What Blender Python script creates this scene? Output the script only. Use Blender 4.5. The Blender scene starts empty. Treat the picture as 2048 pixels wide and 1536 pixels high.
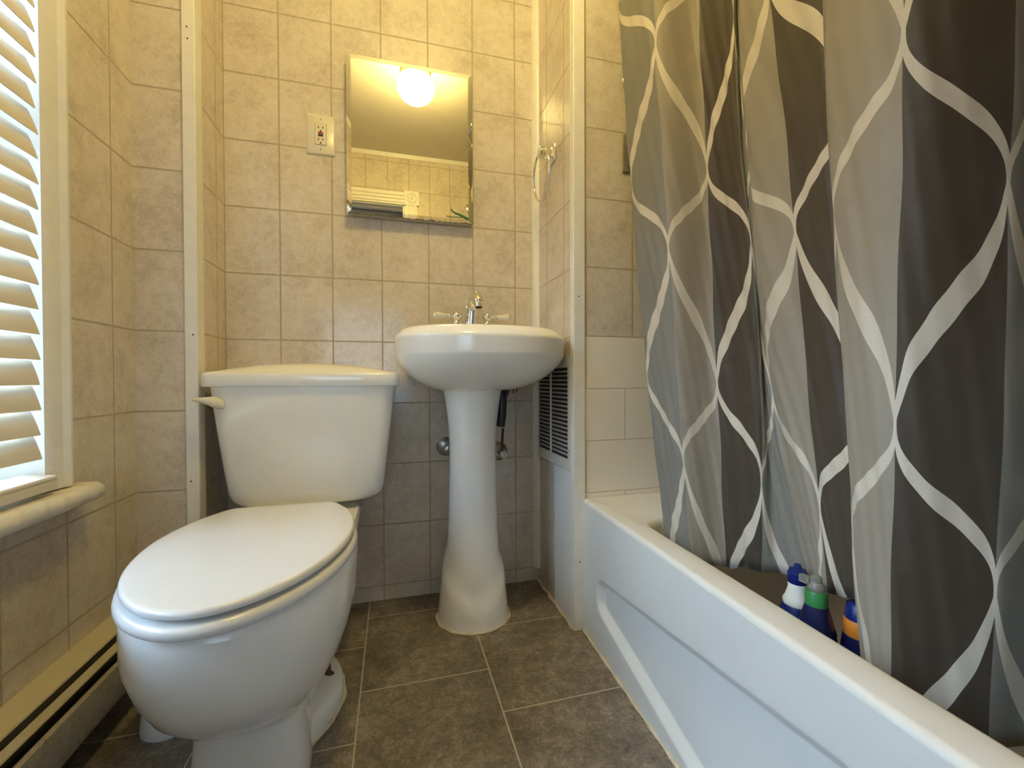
import bpy, bmesh, math, random
from mathutils import Vector, Matrix
from math import sin, cos, pi, radians

S = bpy.context.scene
COL = S.collection
random.seed(4)

# ------------------------------------------------------------------ camera
F_PX = 864.9
YAW, PITCH, ROLL, CAM_Z = 0.2676, -0.0109, -0.0035, 0.7468
cam_data = bpy.data.cameras.new('camera')
cam = bpy.data.objects.new('camera', cam_data)
COL.objects.link(cam)
cam_data.sensor_fit = 'HORIZONTAL'
cam_data.sensor_width = 36.0
cam_data.lens = F_PX / 2048.0 * 36.0
cam_data.clip_start = 0.01
fwd = Vector((sin(YAW) * cos(PITCH), cos(YAW) * cos(PITCH), sin(PITCH)))
rgt = Vector((cos(YAW), -sin(YAW), 0))
upv = rgt.cross(fwd)
r2 = rgt * cos(ROLL) + upv * sin(ROLL)
u2 = -rgt * sin(ROLL) + upv * cos(ROLL)
m = Matrix((r2, u2, -fwd)).transposed().to_4x4()
m.translation = Vector((0, 0, CAM_Z))
cam.matrix_world = m
S.camera = cam

# ------------------------------------------------------------------ world, exposure
LAMP_STRENGTH = 94.0
LAMP_COLOR = (1.0, 0.775, 0.26)
SKY_COLOR = (0.60, 0.87, 1.20)
SKY_LOW, SKY_HIGH = 16.0, 150.0
world = bpy.data.worlds.new('daylight')
S.world = world
world.use_nodes = True
wn = world.node_tree
bg = wn.nodes['Background']
bg.inputs['Color'].default_value = (*SKY_COLOR, 1)
# bright overcast sky overhead, dimmer towards the horizon and the houses around
wtc = wn.nodes.new('ShaderNodeTexCoord')
wsp = wn.nodes.new('ShaderNodeSeparateXYZ'); wn.links.new(wtc.outputs['Generated'], wsp.inputs[0])
wmr = wn.nodes.new('ShaderNodeMapRange'); wmr.interpolation_type = 'SMOOTHSTEP'
wmr.inputs['From Min'].default_value = 0.25; wmr.inputs['From Max'].default_value = 0.90
wmr.inputs['To Min'].default_value = SKY_LOW; wmr.inputs['To Max'].default_value = SKY_HIGH
wn.links.new(wsp.outputs[2], wmr.inputs['Value']); wn.links.new(wmr.outputs[0], bg.inputs['Strength'])
S.view_settings.view_transform = 'Standard'
S.view_settings.look = 'None'
S.view_settings.gamma = 1.0
S.view_settings.use_curve_mapping = False
S.view_settings.exposure = 0.0
S.cycles.use_denoising = True
S.cycles.max_bounces = 10
S.cycles.diffuse_bounces = 6
S.cycles.glossy_bounces = 5
S.cycles.transparent_max_bounces = 12
S.cycles.sample_clamp_indirect = 0.0
S.cycles.caustics_reflective = False
S.cycles.caustics_refractive = False
# the window opening guides the sampling of the sky
def portal(sx, sz, mat):
    p = bpy.data.lights.new('sky_portal', 'AREA'); p.shape = 'RECTANGLE'; p.size = sx; p.size_y = sz
    p.cycles.is_portal = True
    o = bpy.data.objects.new('sky_portal', p); COL.objects.link(o); o.matrix_world = Matrix(mat)
portal(1.27, 1.43, ((0, 0, -1, -0.755), (1, 0, 0, 0.37), (0, -1, 0, 1.24), (0, 0, 0, 1)))
portal(0.92, 1.02, ((1, 0, 0, -0.24), (0, 0, -1, -1.725), (0, 1, 0, 0.97), (0, 0, 0, 1)))  # second portal serves the added hallway fill window

# ------------------------------------------------------------------ room constants
YB = 1.5225      # back wall
XL, XP = -0.4988, 0.517     # alcove left face, partition face
YS, YT = 1.3073, 1.182      # short wall, tub end wall
XW, XR = -0.63, 1.30        # window wall, wall behind the tub
YF = -0.40                  # wall behind the camera
ZC = 2.44
TW, TH, ZROW = 0.1550, 0.2060, 0.8738

# ------------------------------------------------------------------ node helpers
def new_mat(name):
    mt = bpy.data.materials.new(name); mt.use_nodes = True
    nt = mt.node_tree
    return mt, nt, nt.nodes['Principled BSDF']

def N(nt, typ, **kw):
    n = nt.nodes.new(typ)
    for k, v in kw.items():
        if k in ('operation', 'blend_type', 'data_type', 'noise_dimensions', 'feature', 'offset', 'offset_frequency', 'squash', 'clamp', 'interpolation_type'):
            setattr(n, k, v)
        else:
            n.inputs[k].default_value = v
    return n

def mth(nt, op, a, b=None, c=None):
    n = nt.nodes.new('ShaderNodeMath'); n.operation = op
    for i, x in enumerate((a, b, c)):
        if x is None: continue
        if isinstance(x, (int, float)): n.inputs[i].default_value = x
        else: nt.links.new(x, n.inputs[i])
    return n.outputs[0]

def mixc(nt, fac, a, b, mode='MIX'):
    n = nt.nodes.new('ShaderNodeMix'); n.data_type = 'RGBA'; n.blend_type = mode
    for sock, x in ((n.inputs[0], fac), (n.inputs[6], a), (n.inputs[7], b)):
        if isinstance(x, (int, float)): sock.default_value = x
        elif isinstance(x, tuple): sock.default_value = (*x, 1) if len(x) == 3 else x
        else: nt.links.new(x, sock)
    return n.outputs[2]

def ramp(nt, fac, stops):
    n = nt.nodes.new('ShaderNodeValToRGB')
    el = n.color_ramp.elements
    while len(el) < len(stops): el.new(0.5)
    for e, (p, c) in zip(el, stops):
        e.position = p; e.color = (*c, 1) if len(c) == 3 else c
    nt.links.new(fac, n.inputs[0])
    return n.outputs[0]

def objco(nt):
    return nt.nodes.new('ShaderNodeTexCoord').outputs['Object']

def noise(nt, vec, scale, detail=4, rough=0.6, dist=0.0):
    n = nt.nodes.new('ShaderNodeTexNoise')
    n.inputs['Scale'].default_value = scale; n.inputs['Detail'].default_value = detail
    n.inputs['Roughness'].default_value = rough; n.inputs['Distortion'].default_value = dist
    nt.links.new(vec, n.inputs['Vector'])
    return n.outputs[0]

def bump(nt, h, bsdf, strength=0.3, dist=0.002, prev=None):
    n = nt.nodes.new('ShaderNodeBump')
    n.inputs['Strength'].default_value = strength; n.inputs['Distance'].default_value = dist
    nt.links.new(h, n.inputs['Height'])
    if prev is not None: nt.links.new(prev, n.inputs['Normal'])
    nt.links.new(n.outputs[0], bsdf.inputs['Normal'])
    return n.outputs[0]

def simple(name, color, rough=0.4, metal=0.0, coat=0.0, spec=0.5, mottle=0.0, mscale=12.0, bumpy=0.0, bscale=150.0):
    mt, nt, b = new_mat(name)
    b.inputs['Roughness'].default_value = rough
    b.inputs['Metallic'].default_value = metal
    b.inputs['Coat Weight'].default_value = coat
    b.inputs['Coat Roughness'].default_value = 0.06
    b.inputs['Specular IOR Level'].default_value = spec
    co = objco(nt)
    nz = noise(nt, co, mscale, 5)
    lo = tuple(max(0, c * (1 - mottle)) for c in color); hi = tuple(min(1, c * (1 + mottle)) for c in color)
    nt.links.new(ramp(nt, nz, [(0.3, lo), (0.7, hi)]), b.inputs['Base Color'])
    if bumpy:
        bump(nt, noise(nt, co, bscale, 3), b, bumpy, 0.001)
    return mt

def brick(nt, vec, w, h, mortar=0.0021, offset=0.0, smooth=0.25):
    n = nt.nodes.new('ShaderNodeTexBrick')
    n.offset = offset; n.offset_frequency = 2; n.squash = 1.0
    n.inputs['Scale'].default_value = 1.0
    n.inputs['Mortar Size'].default_value = mortar
    n.inputs['Mortar Smooth'].default_value = smooth
    n.inputs['Bias'].default_value = 0.0
    n.inputs['Brick Width'].default_value = w
    n.inputs['Row Height'].default_value = h
    n.inputs['Color1'].default_value = (0, 0, 0, 1); n.inputs['Color2'].default_value = (1, 1, 1, 1)
    nt.links.new(vec, n.inputs['Vector'])
    return n.outputs['Color'], n.outputs['Fac']

TILE_A, TILE_B, TILE_C = (0.48, 0.415, 0.34), (0.63, 0.56, 0.475), (0.70, 0.64, 0.56)
def tile_material(name, x0, y0, z0=ZROW, plain_below=None):
    mt, nt, b = new_mat(name)
    co = objco(nt)
    sp = nt.nodes.new('ShaderNodeSeparateXYZ'); nt.links.new(co, sp.inputs[0])
    ge = nt.nodes.new('ShaderNodeNewGeometry')
    ns = nt.nodes.new('ShaderNodeSeparateXYZ'); nt.links.new(ge.outputs['True Normal'], ns.inputs[0])
    isx = mth(nt, 'GREATER_THAN', mth(nt, 'ABSOLUTE', ns.outputs[0]), 0.5)
    hx = mth(nt, 'SUBTRACT', sp.outputs[0], x0 - 20 * TW)
    hy = mth(nt, 'SUBTRACT', sp.outputs[1], y0 - 20 * TW)
    h = mth(nt, 'ADD', mth(nt, 'MULTIPLY', hx, mth(nt, 'SUBTRACT', 1.0, isx)), mth(nt, 'MULTIPLY', hy, isx))
    v = mth(nt, 'SUBTRACT', sp.outputs[2], z0 - 20 * TH)
    cb = nt.nodes.new('ShaderNodeCombineXYZ'); nt.links.new(h, cb.inputs[0]); nt.links.new(v, cb.inputs[1])
    pc, fac = brick(nt, cb.outputs[0], TW, TH)
    # stone-like mottling printed in the glaze
    n1 = noise(nt, co, 9, 6, 0.62, 0.4); n2 = noise(nt, co, 42, 5, 0.7, 0.3); n3 = noise(nt, co, 170, 3, 0.6)
    mot = mth(nt, 'ADD', mth(nt, 'MULTIPLY', n1, 0.38), mth(nt, 'ADD', mth(nt, 'MULTIPLY', n2, 0.37), mth(nt, 'MULTIPLY', n3, 0.25)))
    colr = ramp(nt, mot, [(0.37, TILE_A), (0.5, TILE_B), (0.61, TILE_C)])
    vn = mth(nt, 'MULTIPLY_ADD', noise(nt, cb.outputs[0], 2.1, 1), 0.18, 0.91)
    colr = mixc(nt, 1.0, colr, vn, 'MULTIPLY')
    grout = (0.46, 0.385, 0.285)
    colr = mixc(nt, fac, colr, grout)
    hgt = mth(nt, 'SUBTRACT', 1.0, fac)
    rough = mth(nt, 'ADD', 0.13, mth(nt, 'MULTIPLY', fac, 0.5))
    if plain_below is not None:
        v2 = mth(nt, 'SUBTRACT', sp.outputs[2], plain_below - 20 * 0.1557)
        h2 = mth(nt, 'SUBTRACT', sp.outputs[0], 0.5525 - 10 * 0.2585)
        c2 = nt.nodes.new('ShaderNodeCombineXYZ'); nt.links.new(h2, c2.inputs[0]); nt.links.new(v2, c2.inputs[1])
        _, f2 = brick(nt, c2.outputs[0], 0.2585, 0.1557, 0.0013, 0.5)
        pl_ = mixc(nt, f2, mixc(nt, n1, (0.80, 0.74, 0.63), (0.84, 0.78, 0.68)), (0.60, 0.51, 0.37))
        low = mth(nt, 'MULTIPLY', mth(nt, 'LESS_THAN', sp.outputs[2], plain_below), mth(nt, 'SUBTRACT', 1.0, isx))
        colr = mixc(nt, low, colr, pl_)
        hgt = mth(nt, 'ADD', mth(nt, 'MULTIPLY', hgt, mth(nt, 'SUBTRACT', 1.0, low)), mth(nt, 'MULTIPLY', mth(nt, 'SUBTRACT', 1.0, f2), low))
    if plain_below is not None: rough = mth(nt, 'ADD', mth(nt, 'MULTIPLY', rough, mth(nt, 'SUBTRACT', 1.0, low)), mth(nt, 'MULTIPLY', low, 0.16))
    nt.links.new(colr, b.inputs['Base Color'])
    nt.links.new(rough, b.inputs['Roughness'])
    b.inputs['Specular IOR Level'].default_value = 0.5
    p = bump(nt, hgt, b, 1.0, 0.007)
    bump(nt, n1, b, 0.25, 0.004, p)
    return mt

M = {}
M['tile_back'] = tile_material('tile_back', -0.3444, 1.3073)
M['tile_side'] = tile_material('tile_side', -0.63, 1.2198)
M['tile_tub'] = tile_material('tile_tub', 0.7077, 1.2660, ZROW, ZROW)
M['tile_front'] = tile_material('tile_front', 0.276, 0.0, 2.17)
M['tile_far'] = tile_material('tile_far', 0.0, 0.1)

def floor_material():
    mt, nt, b = new_mat('floor_tile')
    co = objco(nt)
    sp = nt.nodes.new('ShaderNodeSeparateXYZ'); nt.links.new(co, sp.inputs[0])
    L, W = 0.333, 0.3135
    hx = mth(nt, 'SUBTRACT', sp.outputs[1], 1.268 - 20 * L)
    vy = mth(nt, 'SUBTRACT', sp.outputs[0], -0.0805 - 20 * W)
    cb = nt.nodes.new('ShaderNodeCombineXYZ'); nt.links.new(hx, cb.inputs[0]); nt.links.new(vy, cb.inputs[1])
    _, fac = brick(nt, cb.outputs[0], L, W, 0.0019, 0.55, 0.15)
    n1 = noise(nt, co, 7, 5, 0.6, 0.3); n2 = noise(nt, co, 38, 6, 0.72, 0.5); n3 = noise(nt, co, 140, 4, 0.7)
    mot = mth(nt, 'ADD', mth(nt, 'MULTIPLY', n1, 0.3), mth(nt, 'ADD', mth(nt, 'MULTIPLY', n2, 0.4), mth(nt, 'MULTIPLY', n3, 0.3)))
    colr = ramp(nt, mot, [(0.38, (0.085, 0.068, 0.050)), (0.5, (0.195, 0.165, 0.13)), (0.62, (0.37, 0.325, 0.27))])
    colr = mixc(nt, fac, colr, (0.50, 0.45, 0.36))
    nt.links.new(colr, b.inputs['Base Color'])
    nt.links.new(mth(nt, 'ADD', 0.42, mth(nt, 'MULTIPLY', n2, 0.2)), b.inputs['Roughness'])
    p = bump(nt, mth(nt, 'SUBTRACT', 1.0, fac), b, 0.35, 0.001)
    bump(nt, n3, b, 0.15, 0.001, p)
    return mt
M['floor'] = floor_material()

M['porcelain'] = simple('porcelain', (0.86, 0.85, 0.82), 0.10, coat=0.2, mottle=0.02)
M['tub'] = simple('tub_enamel', (0.69, 0.68, 0.645), 0.24, mottle=0.02)
M['seat'] = simple('seat_plastic', (0.76, 0.76, 0.755), 0.22, mottle=0.015)
M['lever'] = simple('bisque_plastic', (0.74, 0.69, 0.52), 0.18, mottle=0.02)
M['paint'] = simple('white_paint', (0.78, 0.76, 0.71), 0.38, mottle=0.04, mscale=30, bumpy=0.12, bscale=60)
M['paint_rough'] = simple('old_paint', (0.70, 0.66, 0.57), 0.5, mottle=0.12, mscale=40, bumpy=1.0, bscale=38)
M['board'] = simple('painted_board', (0.72, 0.73, 0.72), 0.4, mottle=0.03)
M['ceiling'] = simple('ceiling_paint', (0.64, 0.60, 0.52), 0.75, mottle=0.02)
M['chrome'] = simple('chrome', (0.80, 0.80, 0.80), 0.06, metal=1.0)
M['brass'] = simple('brass', (0.75, 0.58, 0.25), 0.22, metal=1.0)
M['ivory'] = simple('outlet_ivory', (0.72, 0.66, 0.52), 0.3)
M['slot'] = simple('dark_slot', (0.02, 0.016, 0.014), 0.6)
M['red_button'] = simple('red_button', (0.36, 0.03, 0.05), 0.35)
M['black_button'] = simple('black_button', (0.03, 0.012, 0.015), 0.35)
M['caulk'] = simple('caulk', (0.66, 0.58, 0.42), 0.5, mottle=0.15, mscale=60)
M['grille'] = simple('grille_metal', (0.62, 0.60, 0.56), 0.42, mottle=0.10, mscale=18)
M['duct'] = simple('duct_dark', (0.018, 0.015, 0.013), 0.8)
M['louver'] = simple('dusty_louver', (0.42, 0.39, 0.37), 0.5, mottle=0.2, mscale=40)
M['heater'] = simple('heater_enamel', (0.56, 0.50, 0.36), 0.4, mottle=0.05, mscale=40)
M['blind'] = simple('blind_slat', (0.66, 0.60, 0.50), 0.42, mottle=0.03)
M['cord'] = simple('cord', (0.7, 0.66, 0.58), 0.8)
M['rust'] = simple('rusty_bolt', (0.09, 0.035, 0.025), 0.7, mottle=0.4, mscale=200)
M['rust_stain'] = simple('rust_stain', (0.16, 0.07, 0.028), 0.6, mottle=0.5, mscale=120)
M['mirror'] = simple('mirror_silver', (0.93, 0.92, 0.86), 0.0, metal=1.0)
M['mirror_edge'] = simple('mirror_worn_edge', (0.10, 0.085, 0.05), 0.5, mottle=0.3, mscale=60)
M['steel_body'] = simple('cabinet_body', (0.45, 0.43, 0.39), 0.4)
M['blue_plastic'] = simple('blue_plastic', (0.006, 0.017, 0.13), 0.25)
M['navy_plastic'] = simple('navy_plastic', (0.008, 0.010, 0.06), 0.22)
M['white_plastic'] = simple('white_plastic', (0.72, 0.70, 0.64), 0.35)
M['green_plastic'] = simple('green_plastic', (0.03, 0.20, 0.055), 0.35)
M['orange_label'] = simple('orange_label', (0.62, 0.20, 0.02), 0.4)
M['clear_plastic'] = simple('clear_plastic', (0.6, 0.6, 0.56), 0.12)
M['clear_plastic'].node_tree.nodes['Principled BSDF'].inputs['Transmission Weight'].default_value = 0.75
M['hose'] = simple('dark_hose', (0.03, 0.034, 0.030), 0.35, mottle=0.6, mscale=150)
M['pipe'] = simple('aged_chrome', (0.42, 0.39, 0.35), 0.3, metal=0.9, mottle=0.3, mscale=70)
M['soap'] = simple('soap_dish_ceramic', (0.22, 0.20, 0.15), 0.3, mottle=0.3, mscale=30)
M['teal'] = simple('teal_paint', (0.03, 0.17, 0.13), 0.4, mottle=0.3, mscale=60)
M['hall'] = simple('hall_paint', (0.45, 0.47, 0.50), 0.7)

# heater front cover: chipped, dirty enamel
mt, nt, b = new_mat('heater_cover'); co = objco(nt)
st = nt.nodes.new('ShaderNodeMapping'); nt.links.new(co, st.inputs[0]); st.inputs['Scale'].default_value = (1, 1, 1)
n1 = noise(nt, st.outputs[0], 34, 5, 0.7, 1.2)
nt.links.new(ramp(nt, n1, [(0.30, (0.16, 0.12, 0.08)), (0.42, (0.33, 0.29, 0.22)), (0.6, (0.40, 0.36, 0.29))]), b.inputs['Base Color'])
b.inputs['Roughness'].default_value = 0.5
M['heater_cover'] = mt

# glass pane: thin, mostly clear
mt, nt, b = new_mat('window_glass')
tr = nt.nodes.new('ShaderNodeBsdfTransparent'); gl = nt.nodes.new('ShaderNodeBsdfGlossy'); gl.inputs['Roughness'].default_value = 0.02
fr = nt.nodes.new('ShaderNodeFresnel'); mx = nt.nodes.new('ShaderNodeMixShader')
nt.links.new(fr.outputs[0], mx.inputs[0]); nt.links.new(tr.outputs[0], mx.inputs[1]); nt.links.new(gl.outputs[0], mx.inputs[2])
nt.links.new(mx.outputs[0], nt.nodes['Material Output'].inputs['Surface'])
M['glass'] = mt

# shower curtain print: three-colour stripes under an ogee lattice; UV.x counts stripes, UV.y counts pattern repeats
mt, nt, b = new_mat('ogee_print')
uv = nt.nodes.new('ShaderNodeUVMap'); uv.uv_map = 'UVMap'
sp = nt.nodes.new('ShaderNodeSeparateXYZ'); nt.links.new(uv.outputs[0], sp.inputs[0])
U, V = sp.outputs[0], sp.outputs[1]
tri = mth(nt, 'PINGPONG', U, 1.0)
def eased(x0, x1, kind):
    n = nt.nodes.new('ShaderNodeMapRange'); n.interpolation_type = kind
    n.inputs['From Min'].default_value = x0; n.inputs['From Max'].default_value = x1
    nt.links.new(down, n.inputs['Value']); return n.outputs[0]
down = mth(nt, 'FRACT', mth(nt, 'MULTIPLY', V, -1.0))
# short shoulder below one row of crossings, long straight run below the next
s1 = eased(0.0, 0.41, 'SMOOTHERSTEP')
s2 = mth(nt, 'ADD', mth(nt, 'MULTIPLY', eased(0.41, 1.0, 'LINEAR'), 0.45), mth(nt, 'MULTIPLY', eased(0.41, 1.0, 'SMOOTHERSTEP'), 0.55))
fv = mth(nt, 'SUBTRACT', s1, s2)
dd = mth(nt, 'ABSOLUTE', mth(nt, 'SUBTRACT', tri, fv))
wid = mth(nt, 'MULTIPLY_ADD', mth(nt, 'MULTIPLY', fv, mth(nt, 'SUBTRACT', 1.0, fv)), 0.44, 0.022)
rib = mth(nt, 'LESS_THAN', dd, wid)
third = mth(nt, 'MODULO', mth(nt, 'FLOOR', U), 3.0)
is_t = mth(nt, 'COMPARE', third, 1.0, 0.1); is_d = mth(nt, 'COMPARE', third, 2.0, 0.1)
C_G, C_T, C_D, C_R = (0.185, 0.172, 0.145), (0.262, 0.225, 0.178), (0.046, 0.032, 0.020), (0.54, 0.48, 0.39)
cc = mixc(nt, is_t, C_G, C_T); cc = mixc(nt, is_d, cc, C_D); cc = mixc(nt, rib, cc, C_R)
co = objco(nt)
weave = noise(nt, co, 420, 2); cr = noise(nt, co, 14, 4, 0.55, 0.8)
cc = mixc(nt, 1.0, cc, mth(nt, 'MULTIPLY_ADD', weave, 0.24, 0.88), 'MULTIPLY')
nt.links.new(cc, b.inputs['Base Color']); b.inputs['Roughness'].default_value = 0.62
b.inputs['Sheen Weight'].default_value = 0.1
p = bump(nt, cr, b, 0.25, 0.010); bump(nt, weave, b, 0.12, 0.001, p)
M['curtain'] = mt

# lamp globe
mt, nt, b = new_mat('lit_globe')
b.inputs['Base Color'].default_value = (0.9, 0.88, 0.8, 1)
b.inputs['Emission Color'].default_value = (*LAMP_COLOR, 1); b.inputs['Emission Strength'].default_value = LAMP_STRENGTH
M['globe'] = mt

# ------------------------------------------------------------------ mesh helpers
def link(name, me, mat=None, parent=None, smooth=False):
    o = bpy.data.objects.new(name, me); COL.objects.link(o)
    if mat is not None: me.materials.append(mat)
    if smooth:
        for p in me.polygons: p.use_smooth = True
    if parent is not None: o.parent = parent
    return o

def tag(o, label=None, cat=None, group=None, kind=None):
    if label: o['label'] = label
    if cat: o['category'] = cat
    if group: o['group'] = group
    if kind: o['kind'] = kind
    return o

def thing(name, loc, label, cat, group=None):
    o = bpy.data.objects.new(name, None); COL.objects.link(o)
    o.location = loc; o.empty_display_size = 0.05
    return tag(o, label, cat, group)

def struct(o):
    o['kind'] = 'structure'; return o

class MB:
    """collects shapes into one mesh; world coordinates, re-based on the parent's location when built"""
    def __init__(s): s.v = []; s.f = []
    def add(s, vs, fs):
        k = len(s.v); s.v += [Vector(p) for p in vs]; s.f += [tuple(i + k for i in f) for f in fs]; return s
    def box(s, lo, hi):
        x0, y0, z0 = lo; x1, y1, z1 = hi
        return s.add([(x0, y0, z0), (x1, y0, z0), (x1, y1, z0), (x0, y1, z0), (x0, y0, z1), (x1, y0, z1), (x1, y1, z1), (x0, y1, z1)],
                     [(0, 3, 2, 1), (4, 5, 6, 7), (0, 1, 5, 4), (1, 2, 6, 5), (2, 3, 7, 6), (3, 0, 4, 7)])
    def loft(s, rings, cap0=True, cap1=True, closed=True):
        n = len(rings[0]); vs = [p for r in rings for p in r]; fs = []
        for i in range(len(rings) - 1):
            for j in range(n if closed else n - 1):
                a = i * n + j; b_ = i * n + (j + 1) % n
                fs.append((a, b_, b_ + n, a + n))
        if cap0: fs.append(tuple(reversed(range(n))))
        if cap1: fs.append(tuple(range((len(rings) - 1) * n, len(rings) * n)))
        return s.add(vs, fs)
    def tube(s, pts, r, n=12, caps=True):
        pts = [Vector(p) for p in pts]; rs = r if isinstance(r, (list, tuple)) else [r] * len(pts)
        rings = []; prev = None
        for i, p in enumerate(pts):
            t = (pts[min(i + 1, len(pts) - 1)] - pts[max(i - 1, 0)]).normalized()
            if prev is None:
                a = Vector((0, 0, 1)) if abs(t.z) < 0.9 else Vector((1, 0, 0))
                e1 = t.cross(a).normalized()
            else:
                e1 = (prev - t * prev.dot(t)).normalized()
            e2 = t.cross(e1); prev = e1
            rings.append([p + e1 * (rs[i] * cos(2 * pi * k / n)) + e2 * (rs[i] * sin(2 * pi * k / n)) for k in range(n)])
        return s.loft(rings, caps, caps)
    def lathe(s, prof, base, axis=(0, 0, 1), n=32):
        """prof: (distance along axis, radius)"""
        ax = Vector(axis).normalized(); a = Vector((0, 0, 1)) if abs(ax.z) < 0.9 else Vector((1, 0, 0))
        e1 = ax.cross(a).normalized(); e2 = ax.cross(e1); base = Vector(base)
        return s.loft([[base + ax * h + e1 * (r * cos(2 * pi * k / n)) + e2 * (r * sin(2 * pi * k / n)) for k in range(n)] for h, r in prof])
    def sphere(s, c, r, n=20, m_=12):
        prof = [(-r * cos(pi * i / m_), max(1e-4, r * sin(pi * i / m_))) for i in range(m_ + 1)]
        return s.lathe(prof, c, (0, 0, 1), n)
    def build(s, name, mat, parent=None, smooth=True, bevel=0.0, seg=3, sub=0, autos=None):
        me = bpy.data.meshes.new(name)
        off = Vector((0, 0, 0))
        q = parent
        while q is not None: off += q.location; q = q.parent
        me.from_pydata([tuple(p - off) for p in s.v], [], s.f); me.update()
        bm = bmesh.new(); bm.from_mesh(me); bmesh.ops.recalc_face_normals(bm, faces=bm.faces); bm.to_mesh(me); bm.free()
        o = link(name, me, mat, parent, smooth)
        if bevel:
            md = o.modifiers.new('bevel', 'BEVEL'); md.width = bevel; md.segments = seg; md.limit_method = 'ANGLE'; md.angle_limit = radians(40)
            md.harden_normals = False
        if sub:
            md = o.modifiers.new('subd', 'SUBSURF'); md.levels = sub; md.render_levels = sub
        if smooth and not sub:
            try: me.set_sharp_from_angle(angle=radians(autos if autos else 38))
            except Exception: pass
        return o

def box(name, lo, hi, mat, parent=None, bevel=0.0):
    return MB().box(lo, hi).build(name, mat, parent, smooth=bool(bevel), bevel=bevel)

def superring(cx, cy, rx, ry, z, n=48, e=2.0):
    out = []
    for k in range(n):
        a = 2 * pi * k / n; c, s_ = cos(a), sin(a)
        out.append((cx + rx * math.copysign(abs(c) ** (2 / e), c), cy + ry * math.copysign(abs(s_) ** (2 / e), s_), z))
    return out

def roundrect(x0, y0, x1, y1, r, z, nc=10, ne=8):
    """rounded rectangle with a fixed vertex count so that rings loft"""
    pts = []
    cs = [(x1 - r, y1 - r, 0), (x0 + r, y1 - r, 90), (x0 + r, y0 + r, 180), (x1 - r, y0 + r, 270)]
    arcs = [[(cx + r * cos(radians(a0 + 90 * i / nc)), cy + r * sin(radians(a0 + 90 * i / nc))) for i in range(nc + 1)] for cx, cy, a0 in cs]
    for i, arc in enumerate(arcs):
        pts += arc
        p, q = arc[-1], arcs[(i + 1) % 4][0]
        for k in range(1, ne): pts.append((p[0] + (q[0] - p[0]) * k / ne, p[1] + (q[1] - p[1]) * k / ne))
    return [(x, y, z) for x, y in pts]

def lerp(a, b_, t): return a + (b_ - a) * t
def sstep(t): t = min(1, max(0, t)); return t * t * (3 - 2 * t)
def interp(x, xs, ys):
    if x <= xs[0]: return ys[0]
    for i in range(len(xs) - 1):
        if x <= xs[i + 1]: return lerp(ys[i], ys[i + 1], (x - xs[i]) / (xs[i + 1] - xs[i]))
    return ys[-1]
def catmull(p0, p1, p2, p3, t):
    return 0.5 * ((2 * p1) + (-p0 + p2) * t + (2 * p0 - 5 * p1 + 4 * p2 - p3) * t * t + (-p0 + 3 * p1 - 3 * p2 + p3) * t ** 3)
def smooth_interp(x, xs, ys):
    i = 0
    while i < len(xs) - 2 and x > xs[i + 1]: i += 1
    t = (x - xs[i]) / (xs[i + 1] - xs[i])
    def m(k):
        if k <= 0: return (ys[1] - ys[0]) / (xs[1] - xs[0])
        if k >= len(xs) - 1: return (ys[-1] - ys[-2]) / (xs[-1] - xs[-2])
        return (ys[k + 1] - ys[k - 1]) / (xs[k + 1] - xs[k - 1])
    h = xs[i + 1] - xs[i]; t2 = t * t; t3 = t2 * t
    return (2 * t3 - 3 * t2 + 1) * ys[i] + (t3 - 2 * t2 + t) * h * m(i) + (-2 * t3 + 3 * t2) * ys[i + 1] + (t3 - t2) * h * m(i + 1)

# ================================================================== SETTING
TK = 0.12
WY0, WY1, WZ0, WZ1 = -0.26, 1.000, 0.530, 1.95     # window opening, its unseen near part added to let in more daylight
DX0, DX1, DZ1 = -0.56, 0.088, 2.065                # doorway behind the camera
HY = -1.60
struct(box('floor', (-1.3, HY - TK, -0.06), (XR + TK, YB + TK, 0.0), M['floor']))
struct(box('ceiling', (-1.3, HY - TK, ZC), (XR + TK, YB + TK, ZC + 0.08), M['ceiling']))
struct(box('wall_back', (XL, YB, 0), (XP, YB + TK, ZC), M['tile_back']))
w = MB()
w.box((XW - TK, YF - TK, 0), (XW, WY0, ZC)).box((XW - TK, WY1, 0), (XW, YS, ZC))
w.box((XW - TK, WY0, 0), (XW, WY1, WZ0)).box((XW - TK, WY0, WZ1), (XW, WY1, ZC))
struct(w.build('wall_left', M['tile_side'], smooth=False))
struct(box('wall_alcove', (XW - TK, YS, 0), (XL, YB + TK, ZC), M['tile_back']))
struct(box('wall_partition', (XP, YT, 0), (XR + TK, YB + TK, ZC), M['tile_tub']))
struct(box('wall_right', (XR, YF, 0), (XR + TK, YT, ZC), M['tile_far']))
w = MB()
w.box((XW, YF - TK, 0), (DX0, YF, ZC)).box((DX1, YF - TK, 0), (XR + TK, YF, ZC)).box((DX0, YF - TK, DZ1), (DX1, YF, ZC))
struct(w.build('wall_front', M['tile_front'], smooth=False))
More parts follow.
